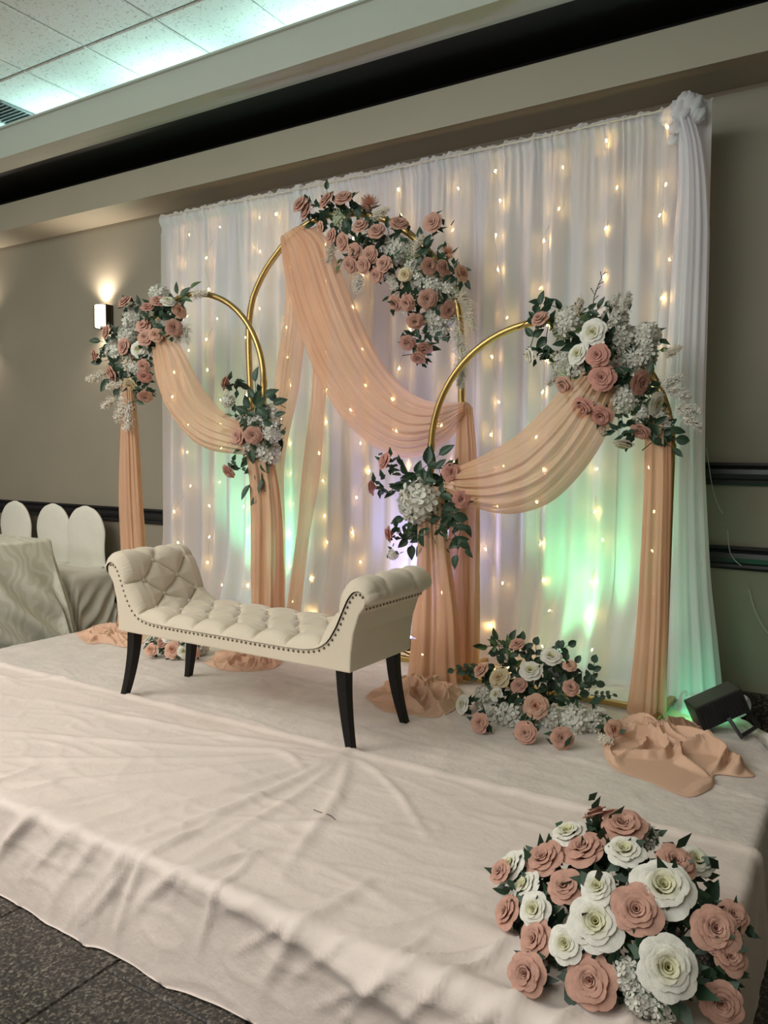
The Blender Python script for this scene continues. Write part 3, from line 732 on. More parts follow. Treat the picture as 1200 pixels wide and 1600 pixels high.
def hydrangea_mesh(name, m, seed, n=46):
    rg = random.Random(seed); b = MB()
    for p in ballpts(n): floret(b, p*rg.uniform(.74, .92), (p+Vector((rg.uniform(-.3, .3), rg.uniform(-.3, .3), rg.uniform(-.3, .3)))).normalized(), rg.uniform(.27, .36), rg)
    b.lathe([(0, -.3), (.4, -.25), (.62, 0), (.5, .35), (0, .62)], 10)
    return b.me(name, m)
def mum_mesh(name, m, seed):
    rg = random.Random(seed); b = MB()
    for p in ballpts(110, -.2):
        t = p.orthogonal().normalized()*.05; e_ = p*rg.uniform(.75, 1.05)+Vector((rg.uniform(-.1, .1), rg.uniform(-.1, .1), 0)); mid = p*.5
        b.add([p*.1, mid-t, mid+t, e_-t*.6, e_+t*.6, e_*1.06], [(0, 1, 2), (1, 3, 4, 2), (3, 5, 4)])
    return b.me(name, m)
def leaf_mesh(name, m, w_=.26, tip=1.0, bend=.18, nv=6, rnd=False):
    P = np.zeros((nv, 5, 3))
    for i in range(nv):
        v = i/(nv-1)
        ww = w_*(math.sin(PI*v)**.6 if rnd else (math.sin(PI*v**.75)**.9))
        for j, u in enumerate((-1, -.5, 0, .5, 1)): P[i, j] = (u*ww, v, -bend*v*v+abs(u)*ww*.45)
    return MB().grid(P).me(name, m)
ROSES = {k: [rose_mesh('rose', m, 10*i+s, open_=o) for s, o in ((1, 1), (2, .9), (3, 1.08))] for i, (k, m) in enumerate({'d': ROSE, 'b': BLUSH, 'p': PINK, 'w': WHITE, 'c': CREAM}.items())}
CORES = {k: [rose_mesh('rose', m, 70+10*i+s, outer=False) for s in (1, 2, 3)] for i, (k, m) in enumerate({'d': ROSE, 'w': WHITE}.items())}
OUTER = {k: [petal_me('petal', m, s) for s in (1, 2, 3)] for k, m in {'d': ROSE, 'w': WHITE}.items()}
HYDR = {'h': [hydrangea_mesh('hydrangea', HYD, s) for s in (1, 2)], 'g': [hydrangea_mesh('hydrangea', HYDG, 3)], 'v': [hydrangea_mesh('hydrangea', MAUV, 4)]}
MUM = [mum_mesh('chrysanthemum', BLUSH, 1)]
LEAVES = {'r': [leaf_mesh('leaf', LEAFM), leaf_mesh('leaf', LEAFM, .30, bend=.3), leaf_mesh('leaf', LEAFM, .24, bend=-.1)],
          'o': [leaf_mesh('leaf', LEAF2), leaf_mesh('leaf', LEAF2, .22, bend=.3)],
          'e': [leaf_mesh('leaf', EUC, .42, rnd=True, bend=.1), leaf_mesh('leaf', EUC, .36, rnd=True, bend=.25)],
          'l': [leaf_mesh('leaf', LEAF2, .13, bend=.2)], 'x': [leaf_mesh('leaf', REDL, .3)]}
LBL = {'d': 'dusty pink rose', 'b': 'pale blush rose', 'p': 'soft pink rose', 'w': 'white rose', 'c': 'cream rose', 'g': 'greenish white hydrangea', 'h': 'white hydrangea', 'v': 'pale mauve flower', 'm': 'spiky blush chrysanthemum'}
def sprig(parent, org, P, d, ln, kind, rg, n=3):
    """stem with leaves; P tip side start, d direction, ln leaf length"""
    d = Vector(d).normalized(); L = ln*(1.05 if kind != 'e' else 1.0)*(n-1)*.5
    P = Vector(P)-Vector(org); s0 = P-d*(L+ln*.8); side = d.cross(Vector((rg.uniform(-.4, .4), -1, rg.uniform(-.3, .3)))).normalized()
    st = MB().tube([s0, P-d*L*.5+side*.006, P], [.0022, .0018, .0012], 5).build('leaf_sprig', STEM, parent)
    front = side.cross(d).normalized()
    def lf(pos, dr, s):
        z = (front+Vector((rg.uniform(-.5, .5), rg.uniform(-.5, .5), rg.uniform(-.3, .6)))).normalized()
        y = dr.normalized(); x = y.cross(z).normalized(); z = x.cross(y)
        q = Matrix((x, y, z)).transposed().to_quaternion()
        link('leaf', rg.choice(LEAVES[kind]), st, pos, q, s)
    lf(P, d+side*rg.uniform(-.2, .2), ln)
    for k in range(1, n):
        sd = 1 if k % 2 else -1; c = P-d*(L*(k+1)//1*0+L*((k+1)//2)/max(1, n//2))
        lf(c, d*.75+side*sd*rg.uniform(.6, 1.1), ln*rg.uniform(.8, 1.05))
def plume(parent, P, d, L, rg, m, name='pampas_plume', dens=190, wid=.35):
    b = MB(); d = Vector(d).normalized()
    for k in range(dens):
        t = rg.random(); base = Vector(P)+d*L*t*.75
        o_ = Vector((rg.gauss(0, 1), rg.gauss(0, 1), rg.gauss(0, 1))).normalized()
        e_ = base+(d*.6+o_*.75).normalized()*L*wid*rg.uniform(.5, 1.1)*(1-.4*t)
        s_ = o_.cross(d).normalized()*.0013
        b.add([base-s_, base+s_, e_+s_, e_-s_], [(0, 1, 2, 3)])
        for q in range(4):
            c = base.lerp(e_, .35+.2*q)+Vector((rg.gauss(0, .003), rg.gauss(0, .003), rg.gauss(0, .003))); r = rg.uniform(.002, .0042)
            b.add([c+Vector((r, 0, 0)), c+Vector((-r*.5, r, 0)), c+Vector((-r*.5, -r, 0)), c+Vector((0, 0, r*1.3))], [(0, 1, 3), (1, 2, 3), (2, 0, 3), (0, 2, 1)])
    o = b.build(name, m, parent, False); o['kind'] = 'stuff'; return o
def dist_px(P): return float(np.dot(np.array(P)-CAMP, _d))/F_PX      # metres per photo pixel at P
def arrangement(name, label, cat, Y, flowers, leaves, plumes, seed, pos=None, centre=None, fwd=.9, split=False, filler=True, leafpx=26, up=0.0, rs=1.0):
    rg = random.Random(seed)
    pf = pos or (lambda x, y, dep: at(x, y, Y-dep))
    pts = [pf(f[1], f[2], .05) for f in flowers]; org = np.mean(pts, 0) if centre is None else np.array(centre)
    root = empty(name, org, label, cat)
    C2 = np.mean([(f[1], f[2]) for f in flowers], 0)
    nb = [(f[1], f[2]) for f in flowers]
    def local(x, y):       # centre of the flowers near this spot
        w_ = [math.exp(-((x-a)**2+(y-b)**2)/(2*70**2)) for a, b in nb]; s = sum(w_)
        return sum(w*a for w, (a, b) in zip(w_, nb))/s, sum(w*b for w, (a, b) in zip(w_, nb))/s
    fill = MB()
    for f in flowers:
        k, x, y, r = f[:4]; r = r*rs; lx, ly = local(x, y)
        dx, dy = (x-lx), (y-ly); ln = math.hypot(dx, dy)+1e-6
        dep = {'h': .05, 'g': .05, 'v': .03, 'm': .06}.get(k, .13)+(.04 if pos and k in 'hg' else 0)+rg.uniform(-.02, .03) - .0007*ln
        if len(f) > 5: dep = f[5]
        Pw = pf(x, y, dep); px = dist_px(Pw); R_ = r*px
        if len(f) > 4 and f[4] is not None: dr = Vector(f[4])
        elif pos is None:
            g = min(1.1, ln/45)
            dr = Vector(_r)*(dx/ln*g)+Vector(_u)*(-dy/ln*g)+Vector((.35, -1, .0))*fwd+Vector((0, 0, up))
            dr += Vector((rg.uniform(-.25, .25), 0, rg.uniform(-.25, .25)))
        else:
            dr = Vector(Pw-org)+Vector((0, 0, .02)); dr.normalize(); dr += Vector((rg.uniform(-.2, .2), rg.uniform(-.2, .2), .15)); dr += Vector(CAMP-Pw).normalized()*fwd
        dr.normalize(); q = dr.to_track_quat('Z', 'Y') @ Quaternion((0, 0, 1), rg.uniform(0, 6.28))
        loc = Vector(Pw-org)-dr*R_*.35
        if k in 'hgv':
            link('hydrangea', rg.choice(HYDR[k]), root, Vector(Pw-org)-dr*R_*.5, q, R_*1.02, label=LBL[k] if k != 'h' else None)
        elif k == 'm': link('chrysanthemum', MUM[0], root, loc, q, R_, label=LBL[k])
        elif split and k in 'dw':
            ro = link('rose', rg.choice(CORES[k]), root, loc, q, R_*1.0, label=LBL[k])
            a0 = rg.uniform(0, 6)
            for j in range(6): link('petal', rg.choice(OUTER[k]), ro, (0, 0, rg.uniform(-.03, .02)), Quaternion((0, 0, 1), a0+j*PI/3+rg.uniform(-.12, .12)), rg.uniform(.93, 1.08))
        else: link('rose', rg.choice(ROSES[k]), root, loc, q, R_*1.02, label=LBL[k])
        # dark foliage tucked behind this bloom
        if filler:
            for j in range(26 if split else 14):
                c = Vector(Pw-org)-dr*R_*rg.uniform(.6, 1.3)+Vector((rg.gauss(0, .45), rg.gauss(0, .3), rg.gauss(0, .45)))*R_
                dd = Vector((rg.gauss(0, 1), rg.gauss(0, .6), rg.gauss(0, 1))).normalized(); ss = dd.orthogonal().normalized()*R_*.28; LL = R_*rg.uniform(.8, 1.4)
                fill.add([c, c+dd*LL*.4-ss, c+dd*LL*.4+ss, c+dd*LL], [(0, 1, 3, 2)])
    if filler: o = fill.build('filler_foliage', LEAFM, root, False); o['kind'] = 'stuff'
    for l in leaves:
        k, x, y = l[:3]; lx, ly = local(x, y); n = l[3] if len(l) > 3 else 3
        s = l[4] if len(l) > 4 else leafpx
        ang = l[5] if len(l) > 5 else math.degrees(math.atan2(-(y-ly), x-lx))
        Pw = pf(x, y, rg.uniform(.015, .075)-(.055 if pos else 0)); px = dist_px(Pw)
        a = math.radians(ang+rg.uniform(-25, 25)); dr = Vector(_r)*math.cos(a)+Vector(_u)*math.sin(a)+Vector((0, -.25, 0))
        ln = s*px*rg.uniform(.85, 1.1); dr.normalize()
        sprig(root, org, Pw-np.array(dr)*ln*.6, dr, ln, k, rg, n)
    for p in plumes:
        x, y, s, ang = p[:4]; Pw = pf(x, y, .06); px = dist_px(Pw); a = math.radians(ang)
        dr = Vector(_r)*math.cos(a)+Vector(_u)*math.sin(a)+Vector((0, -.15, 0))
        plume(root, Vector(Pw-org)-dr*s*px*.4, dr, s*px, rg, PAMW if (len(p) > 4 and p[4]) else PAMP)
    return root, org, rg

arrangement('floral_spray', 'spray of dusty roses, white hydrangea and pampas beside the wall lamp', 'flowers', 3.40,
 [('d', 194, 471, 13), ('p', 230, 479, 12), ('d', 247, 470, 14), ('b', 280, 485, 14), ('d', 272, 512, 14), ('d', 224, 508, 15), ('d', 227, 527, 15), ('b', 243, 523, 11), ('d', 192, 541, 13), ('d', 165, 519, 12),
  ('d', 147, 555, 11), ('d', 173, 584, 14), ('d', 224, 572, 12), ('p', 226, 588, 12), ('d', 227, 620, 13), ('c', 203, 601, 12), ('w', 217, 546, 15), ('h', 248, 455, 18), ('w', 263, 471, 14), ('h', 205, 490, 19), ('h', 195, 522, 19),
  ('h', 176, 550, 19), ('h', 262, 500, 14), ('h', 244, 556, 15), ('h', 195, 620, 15), ('h', 210, 580, 14)],
 [('r', 278, 448, 5, 20, 70), ('r', 292, 455, 3, 20, 20), ('o', 306, 443, 3, 20, 15), ('r', 214, 468, 3, 16), ('r', 146, 530, 4, 18, 150), ('r', 150, 588, 3, 22), ('r', 160, 602, 3, 24), ('r', 256, 520, 4, 22, -90), ('r', 262, 535, 3, 22),
  ('r', 185, 570, 4, 24, 160), ('r', 208, 575, 3, 22), ('r', 212, 610, 3, 20), ('r', 206, 634, 3, 20, -80), ('r', 236, 612, 3, 18, 0), ('r', 148, 566, 3, 18, 180), ('r', 240, 540, 3, 20), ('r', 180, 612, 3, 18)],
 [(255, 568, 34, -60), (200, 563, 34, -100), (182, 602, 36, 190), (200, 650, 52, -85, 1), (190, 640, 45, -110), (290, 520, 40, -80, 1), (150, 590, 34, 200), (276, 520, 34, -70), (310, 460, 30, 10), (170, 630, 30, 220)], 21)
arrangement('floral_spray', 'trailing cluster of dark leaves, roses and white hydrangea low on the smaller arch', 'flowers', 3.38,
 [('d', 352, 598, 14, (-.8, -.6, .3)), ('d', 371, 681, 13), ('d', 395, 680, 14), ('d', 357, 737, 13), ('h', 423, 647, 19), ('h', 428, 673, 16), ('h', 420, 713, 22), ('h', 375, 667, 20), ('h', 387, 700, 14), ('h', 353, 624, 11), ('h', 398, 655, 14)],
 [('r', 400, 582, 3, 26, 80), ('r', 378, 600, 4, 24, 130), ('r', 425, 612, 4, 28, 10), ('r', 440, 628, 3, 24, -10), ('r', 400, 620, 5, 24, 60), ('r', 385, 625, 5, 24, 110), ('o', 352, 648, 3, 20, 180), ('o', 350, 675, 3, 18, 180), ('r', 410, 640, 4, 22),
  ('r', 375, 640, 4, 22, 170), ('r', 440, 645, 3, 20, 0), ('r', 380, 722, 5, 24, 200), ('r', 390, 735, 5, 26, -100), ('r', 402, 750, 5, 26, -80), ('r', 382, 772, 3, 30, -100), ('r', 408, 762, 3, 26, -70), ('r', 395, 715, 5, 24, -90), ('r', 415, 735, 4, 24, -60), ('r', 370, 705, 4, 20, 180), ('r', 395, 700, 4, 22), ('r', 398, 785, 3, 20, -90)],
 [(370, 690, 26, 200, 1)], 22)
arrangement('floral_spray', 'large cascade of dusty roses and white flowers over the tallest arch', 'flowers', 3.60,
 [('d', 468, 318, 14), ('d', 478, 328, 14), ('d', 509, 312, 15), ('d', 536, 308, 15), ('d', 563, 352, 15), ('d', 588, 360, 15), ('d', 624, 348, 15), ('d', 676, 347, 15, (.1, -1, .1), .16), ('d', 517, 369, 14), ('d', 534, 378, 14), ('d', 554, 392, 14), ('d', 546, 414, 13), ('d', 567, 414, 13),
  ('d', 578, 399, 15), ('d', 599, 412, 15), ('d', 587, 430, 13), ('d', 671, 416, 15), ('d', 694, 419, 15), ('b', 722, 427, 15), ('d', 617, 474, 15), ('d', 636, 473, 15), ('d', 668, 467, 15), ('d', 701, 484, 16), ('d', 649, 502, 15), ('d', 637, 536, 13), ('d', 663, 545, 14), ('d', 653, 560, 13), ('c', 633, 429, 11), ('b', 500, 355, 10),
  ('h', 625, 387, 24), ('g', 530, 334, 16), ('h', 646, 416, 16), ('h', 681, 445, 19), ('h', 710, 451, 18), ('h', 684, 503, 22), ('g', 640, 395, 16), ('h', 690, 522, 15), ('m', 576, 315, 18), ('m', 701, 393, 13), ('h', 600, 378, 14), ('h', 655, 440, 16), ('h', 700, 500, 15)],
 [('r', 511, 287, 3, 18, 90), ('r', 482, 354, 4, 22, 230), ('r', 504, 334, 4, 24), ('r', 538, 352, 4, 24), ('r', 556, 325, 4, 24, 130), ('r', 497, 340, 3, 20), ('o', 526, 424, 2, 20, 240), ('r', 573, 380, 4, 22), ('r', 585, 392, 3, 20), ('r', 657, 362, 4, 22, 100), ('r', 668, 372, 4, 22, 60), ('r', 692, 384, 3, 22, 40),
  ('r', 732, 446, 3, 18, -40), ('r', 617, 457, 4, 22), ('r', 640, 450, 4, 22), ('r', 602, 468, 3, 22, 200), ('r', 652, 522, 5, 20), ('r', 680, 544, 3, 20, -10), ('r', 698, 530, 4, 16, 0), ('r', 636, 518, 3, 16, 160), ('r', 655, 484, 4, 22), ('r', 604, 345, 3, 18), ('r', 712, 410, 3, 18, 60), ('r', 560, 345, 3, 20), ('r', 625, 440, 3, 20)],
 [(593, 335, 36, 30), (652, 385, 40, 60), (560, 442, 36, -90, 1), (611, 436, 40, -60, 1), (715, 520, 60, -80, 1), (722, 560, 60, -92, 1), (516, 395, 40, -100), (728, 470, 40, -50), (660, 425, 30, 20), (640, 480, 30, -120, 1), (720, 590, 40, -90, 1), (735, 500, 36, -60)], 23)
arrangement('floral_spray', 'leafy cluster around one big round white hydrangea on the lower arch', 'flowers', 3.44,
 [('p', 600, 720, 15, (-.6, -1, .4)), ('p', 581, 761, 14, (-1, -.4, .0)), ('p', 706, 738, 17, (.6, -1, .1)), ('p', 722, 780, 15, (.7, -1, 0)), ('p', 607, 834, 15, (-.8, -.7, -.1)), ('h', 647, 784, 35, (-.1, -1, .1), .13), ('h', 701, 806, 14), ('h', 612, 870, 9)],
 [('r', 675, 705, 5, 34, 80), ('r', 700, 700, 4, 28, 50), ('r', 690, 722, 5, 28, 40), ('r', 631, 728, 4, 30, 120), ('o', 618, 742, 5, 18, 170), ('r', 653, 728, 5, 24, 70), ('r', 640, 740, 4, 26, 150), ('r', 608, 775, 4, 26, 230), ('r', 618, 760, 4, 24, 180), ('r', 732, 756, 3, 34, 0), ('r', 690, 755, 5, 26, 60), ('r', 700, 770, 5, 24, 0), ('r', 688, 790, 5, 24, 0),
  ('e', 722, 808, 4, 22, -20), ('o', 634, 838, 5, 26, 220), ('r', 618, 812, 4, 24, 180), ('r', 628, 850, 5, 24, 220), ('r', 655, 862, 5, 24, -100), ('r', 694, 834, 5, 24, -20), ('r', 720, 845, 5, 24, -10), ('r', 735, 865, 3, 22, -30), ('r', 712, 880, 5, 24, -80), ('l', 684, 895, 7, 16, -85), ('l', 696, 880, 7, 16, -60), ('l', 672, 850, 7, 18, -90), ('x', 677, 808, 3, 20, -45), ('x', 672, 815, 2, 18, -100),
  ('r', 665, 835, 5, 26, -90), ('o', 680, 850, 5, 24, -80), ('r', 640, 865, 4, 22, 240), ('r', 725, 825, 3, 22, 0), ('r', 650, 845, 5, 22, -120), ('r', 672, 740, 4, 26, 100)],
 [], 24)
arrangement('floral_spray', 'big white hydrangea and rose spray with twig on the lower arch by the curtain end', 'flowers', 3.46,
 [('d', 843, 497, 16), ('p', 934, 555, 19, (.0, -1, .1), .15), ('p', 941, 590, 20, (.1, -1, 0), .14), ('d', 881, 603, 17), ('d', 1002, 598, 20), ('p', 910, 638, 18, (-.3, -1, -.5)), ('p', 939, 650, 17, (0, -1, -.6)), ('d', 1001, 675, 17, (-.2, -.8, -.8)),
  ('w', 927, 519, 20, (-.1, -1, .1), .13), ('w', 903, 553, 18), ('w', 827, 557, 15, (-.8, -.7, -.1)), ('w', 1026, 630, 18), ('w', 974, 694, 18, (.0, -.3, -1)), ('h', 885, 494, 24), ('g', 876, 506, 19), ('h', 964, 491, 22), ('h', 975, 521, 25), ('h', 1018, 516, 22), ('h', 1015, 547, 20), ('h', 967, 573, 24), ('h', 987, 624, 24), ('h', 902, 579, 20), ('h', 873, 567, 20), ('g', 947, 618, 17), ('h', 1000, 560, 20), ('h', 925, 605, 16), ('h', 1010, 650, 16)],
 [('r', 848, 462, 5, 22, 80), ('r', 835, 470, 4, 20, 150), ('r', 860, 470, 4, 20, 40), ('r', 902, 478, 3, 18), ('o', 912, 492, 2, 24, 120), ('o', 930, 492, 2, 24, 50), ('o', 902, 516, 2, 20, 180), ('r', 955, 516, 2, 24, 40), ('o', 955, 540, 2, 26, -60), ('r', 942, 472, 3, 20, 70), ('r', 956, 474, 3, 20, 40), ('r', 884, 542, 3, 24, 200), ('r', 872, 535, 3, 24, 170), ('r', 852, 553, 2, 24, -90), ('r', 840, 545, 4, 18, 130),
  ('o', 1042, 545, 3, 20, 20), ('r', 1015, 572, 3, 24, 60), ('r', 985, 588, 3, 22, 150), ('r', 1026, 600, 3, 20), ('r', 950, 635, 3, 18), ('r', 913, 624, 3, 16), ('r', 970, 664, 4, 14, -90), ('r', 1050, 660, 3, 26, 20), ('r', 1028, 670, 3, 26, -60), ('r', 1062, 674, 3, 28, -10), ('e', 1042, 683, 3, 26, -50), ('e', 1068, 690, 3, 24, -20), ('r', 1062, 708, 3, 20, -45), ('r', 990, 664, 3, 24, 180), ('r', 1036, 650, 3, 22), ('r', 892, 520, 3, 18)],
 [(1055, 612, 50, -20, 1), (1046, 596, 40, 20, 1), (1072, 640, 46, -10, 1), (1050, 550, 30, 30), (978, 473, 36, 70, 1), (940, 665, 34, -80, 1), (1035, 652, 40, -60, 1), (865, 590, 36, -120, 1), (960, 470, 30, 60, 1), (1080, 660, 40, -30, 1), (905, 480, 30, 80)], 25)
# twig standing out of the last spray
lastroot = [o for o in COL.objects if o.name.startswith('floral_spray')][-1]; og = np.array(lastroot.location)
tw = MB(); tp = [at(x, y, 3.42)-og for x, y in [(925, 520), (926, 485), (928, 465), (935, 445), (946, 422)]]; tw.tube(tp, [.003, .0025, .002, .0018, .001], 5)
for (x, y, a, b) in [(927, 470, 935, 462), (930, 455, 938, 447), (935, 445, 943, 440), (940, 434, 938, 424), (929, 460, 923, 450), (943, 428, 949, 425)]: tw.tube([at(x, y, 3.42)-og, at(a, b, 3.41)-og], [.0015, .002], 4)
tw.build('twig', TWIG, lastroot)

# bouquets on the stage: blooms set on a low dome
def dome(C, R):
    C = np.array(C); R = np.array(R)
    def f(x, y, dep):
        v = ray(x, y)/R; o = (CAMP-C)/R; a = v@v; b = 2*o@v; c = o@o-1; D = b*b-4*a*c
        if D > 0: t = (-b-math.sqrt(D))/(2*a)
        else: t = -b/(2*a)
        P = CAMP+ray(x, y)*t
        if P[2] < ST+.045: P = atz(x, y, ST+.045)
        P = P+(P-CAMP)/np.linalg.norm(P-CAMP)*(.08-dep)
        return P
    return f
Fc_ = atz(845, 1110, ST)
arrangement('floral_bouquet', 'round bouquet of eucalyptus, white and pink roses on the stage under the lower arch', 'flowers', 0,
 [('d', 808, 1006, 13), ('c', 780, 1059, 17), ('b', 751, 1046, 15), ('w', 829, 1048, 18), ('w', 861, 1026, 16), ('d', 892, 1074, 15), ('b', 837, 1103, 19), ('d', 811, 1070, 13), ('d', 749, 1129, 16), ('d', 821, 1145, 17), ('d', 878, 1153, 17), ('b', 960, 1140, 16), ('w', 722, 1100, 14), ('b', 890, 1040, 11),
  ('h', 791, 1120, 26), ('h', 753, 1088, 22), ('h', 905, 1127, 27), ('h', 864, 1123, 20), ('h', 930, 1128, 18), ('w', 775, 1085, 12)],
 [('r', 745, 1008, 5, 22, 150), ('o', 752, 1012, 4, 20, 170), ('r', 776, 988, 3, 22, 110), ('r', 800, 990, 4, 18, 60), ('o', 796, 1000, 4, 20, 100), ('e', 818, 992, 5, 14, 80), ('e', 838, 1000, 5, 14, 60), ('e', 703, 1048, 7, 13, 170), ('e', 720, 1052, 6, 14, 190), ('e', 895, 1004, 6, 14, 40), ('e', 872, 1006, 5, 14, 80), ('e', 930, 1028, 6, 15, 60), ('e', 905, 1030, 5, 16, 40), ('e', 940, 1068, 5, 17, 10), ('e', 925, 1060, 5, 17, 20), ('e', 962, 1086, 7, 10, 10),
  ('e', 900, 1052, 5, 16, 30), ('e', 875, 1045, 5, 16, 60), ('r', 860, 1065, 5, 20, 40), ('e', 855, 1055, 5, 16, 80), ('r', 800, 1030, 5, 20, 90), ('r', 780, 1030, 5, 20, 120), ('e', 770, 1020, 5, 15, 120), ('r', 765, 1040, 5, 18, 160), ('r', 845, 1080, 5, 20), ('r', 790, 1085, 5, 20, 200), ('r', 770, 1105, 4, 20, 200), ('r', 870, 1095, 5, 18, 0), ('r', 880, 1100, 5, 18, -30), ('e', 915, 1085, 5, 17, 0), ('r', 812, 1115, 4, 16, -60), ('r', 828, 1155, 3, 14, -90), ('e', 845, 1030, 5, 15, 90), ('r', 825, 1025, 5, 18, 90), ('x', 880, 1125, 2, 14, 90), ('e', 740, 1060, 5, 14, 180), ('e', 885, 1025, 5, 15, 60), ('e', 860, 1095, 5, 16, 30)],
 [(930, 1115, 30, 20, 1), (760, 1110, 30, 200, 1), (945, 1155, 26, -20)], 26, pos=dome((Fc_[0], Fc_[1]+.02, ST+.02), (.40, .20, .33)), centre=(Fc_[0], Fc_[1]+.02, ST), fwd=.35)
Gc = atz(275, 1018, ST)
arrangement('floral_bouquet', 'low bouquet of blush and white roses on the stage seen beneath the bench', 'flowers', 0,
 [('w', 232, 997, 11), ('d', 252, 1003, 11), ('b', 236, 1015, 11), ('b', 270, 1015, 14), ('w', 288, 1018, 12), ('h', 300, 1008, 12), ('h', 318, 1012, 11), ('w', 262, 995, 10), ('h', 245, 990, 10), ('b', 305, 1020, 9)],
 [('r', 290, 1022, 3, 12), ('r', 228, 1012, 3, 12), ('r', 322, 1004, 3, 12), ('r', 255, 1020, 3, 12), ('r', 280, 1000, 3, 12), ('r', 238, 1004, 3, 12)], [], 27,
 pos=dome((Gc[0], Gc[1]+.05, ST), (.26, .13, .15)), centre=(Gc[0], Gc[1]+.05, ST), fwd=.4)
HC = (-.375, 1.74, ST-.03)
arrangement('floral_bouquet', 'large dome bouquet of white and dusty pink roses on the front corner of the stage', 'flowers', 0,
 [('d', 932, 1270, 24, (-.5, .3, .9)), ('d', 974, 1289, 34), ('d', 911, 1326, 34), ('d', 849, 1341, 31), ('d', 882, 1385, 28), ('d', 1056, 1347, 31), ('d', 995, 1422, 38), ('d', 791, 1424, 26), ('d', 780, 1362, 18), ('d', 836, 1468, 31), ('d', 822, 1522, 32), ('d', 924, 1533, 39), ('d', 1118, 1452, 36), ('d', 1146, 1430, 24), ('d', 1140, 1492, 28), ('d', 1128, 1567, 31, (.25, -1, .15)),
  ('w', 888, 1301, 28), ('w', 797, 1353, 27), ('w', 820, 1384, 27), ('w', 835, 1421, 27), ('w', 884, 1475, 29), ('w', 932, 1441, 42), ('w', 934, 1386, 27), ('w', 976, 1329, 30), ('w', 1037, 1386, 46), ('w', 1087, 1345, 28), ('w', 1043, 1512, 44),
  ('h', 978, 1520, 26, None, .08), ('h', 1000, 1560, 26, None, .08), ('h', 1035, 1575, 24, None, .08), ('v', 1093, 1500, 24, None, .0), ('h', 1010, 1300, 20), ('v', 1052, 1455, 20, None, .0), ('h', 935, 1490, 16, None, -.0), ('h', 860, 1440, 14, None, 0)],
 [('r', 930, 1290, 2, 44, 120), ('r', 966, 1356, 3, 40, 120), ('r', 950, 1350, 3, 40, 60), ('r', 1112, 1392, 3, 40, 60), ('r', 800, 1490, 3, 36, 200), ('r', 800, 1475, 3, 34, 150), ('r', 870, 1520, 3, 38, -90), ('r', 939, 1490, 3, 30, 60), ('r', 960, 1512, 3, 30, 0), ('r', 1130, 1515, 3, 40, -20), ('r', 1105, 1542, 4, 32, 30), ('r', 1010, 1355, 3, 34, 60), ('r', 1080, 1420, 3, 34, 20), ('o', 1030, 1450, 3, 36, 40), ('r', 870, 1352, 3, 30), ('r', 1010, 1345, 3, 30, 20), ('r', 782, 1390, 3, 28, 180), ('o', 880, 1510, 3, 32, -110), ('r', 1100, 1470, 3, 30, 30), ('r', 820, 1340, 3, 26, 120)],
 [], 28, pos=dome(HC, (.275, .26, .255)), centre=(HC[0], HC[1], ST), fwd=.75, rs=1.0, split=True, leafpx=36)

# ------------------------------------------------------------------ uplights
def uplight(loc, target, led, power, color, label, size=1.1, scale=1.0, group=None):
    o = empty('spotlight', loc, label, 'spotlight')
    d = (Vector(target)-Vector(loc)-Vector((0, 0, .09*scale))).normalized(); q = d.to_track_quat('Z', 'Y').to_matrix()
    h = Vector((0, 0, .09*scale)); s = scale
    MB().box(h, (.17*s, .12*s, .10*s), q).build('housing', BLACKP, o, False, bevel=.006)
    MB().box(h+d*.052*s, (.15*s, .10*s, .006*s), q).build('lens', led, o, False)
    X = q @ Vector((1, 0, 0)); b = MB(); a1 = h+X*.092*s; a2 = h-X*.092*s
    Xh = Vector((X.x, X.y, 0)).normalized()*.1*s
    b.tube([a1, Vector((Xh.x, Xh.y, .012*s)), Vector((-Xh.x, -Xh.y, .012*s)), a2], .008*s, 6); b.build('yoke', BLACKP, o)
    l = bpy.data.lights.new('beam', 'SPOT'); l.energy = power; l.color = color; l.spot_size = size; l.spot_blend = .8; l.shadow_soft_size = .04
    lo = bpy.data.objects.new('beam', l); COL.objects.link(lo); lo.parent = o; lo.location = h+d*.07*s; lo.rotation_mode = 'QUATERNION'; lo.rotation_quaternion = d.to_track_quat('-Z', 'Y')
    return o
uplight((-3.22, 3.62, ST+.01), (-3.35, 4.0, 1.10), GLED, 60, (.12, 1, .45), 'small green uplight on the stage behind the left end of the bench', 1.3, .7)
uplight((-1.25, 3.66, ST+.01), (-1.15, 4.0, 1.15), GLED, 42, (.25, 1, .40), 'small green uplight behind the eucalyptus bouquet', 1.4, .7)
uplight((-2.15, 3.74, ST+.01), (-2.0, 4.0, 1.9), BLED, 50, (.50, .50, 1), 'small violet blue uplight behind the bench and centre arch', 1.9, .7)
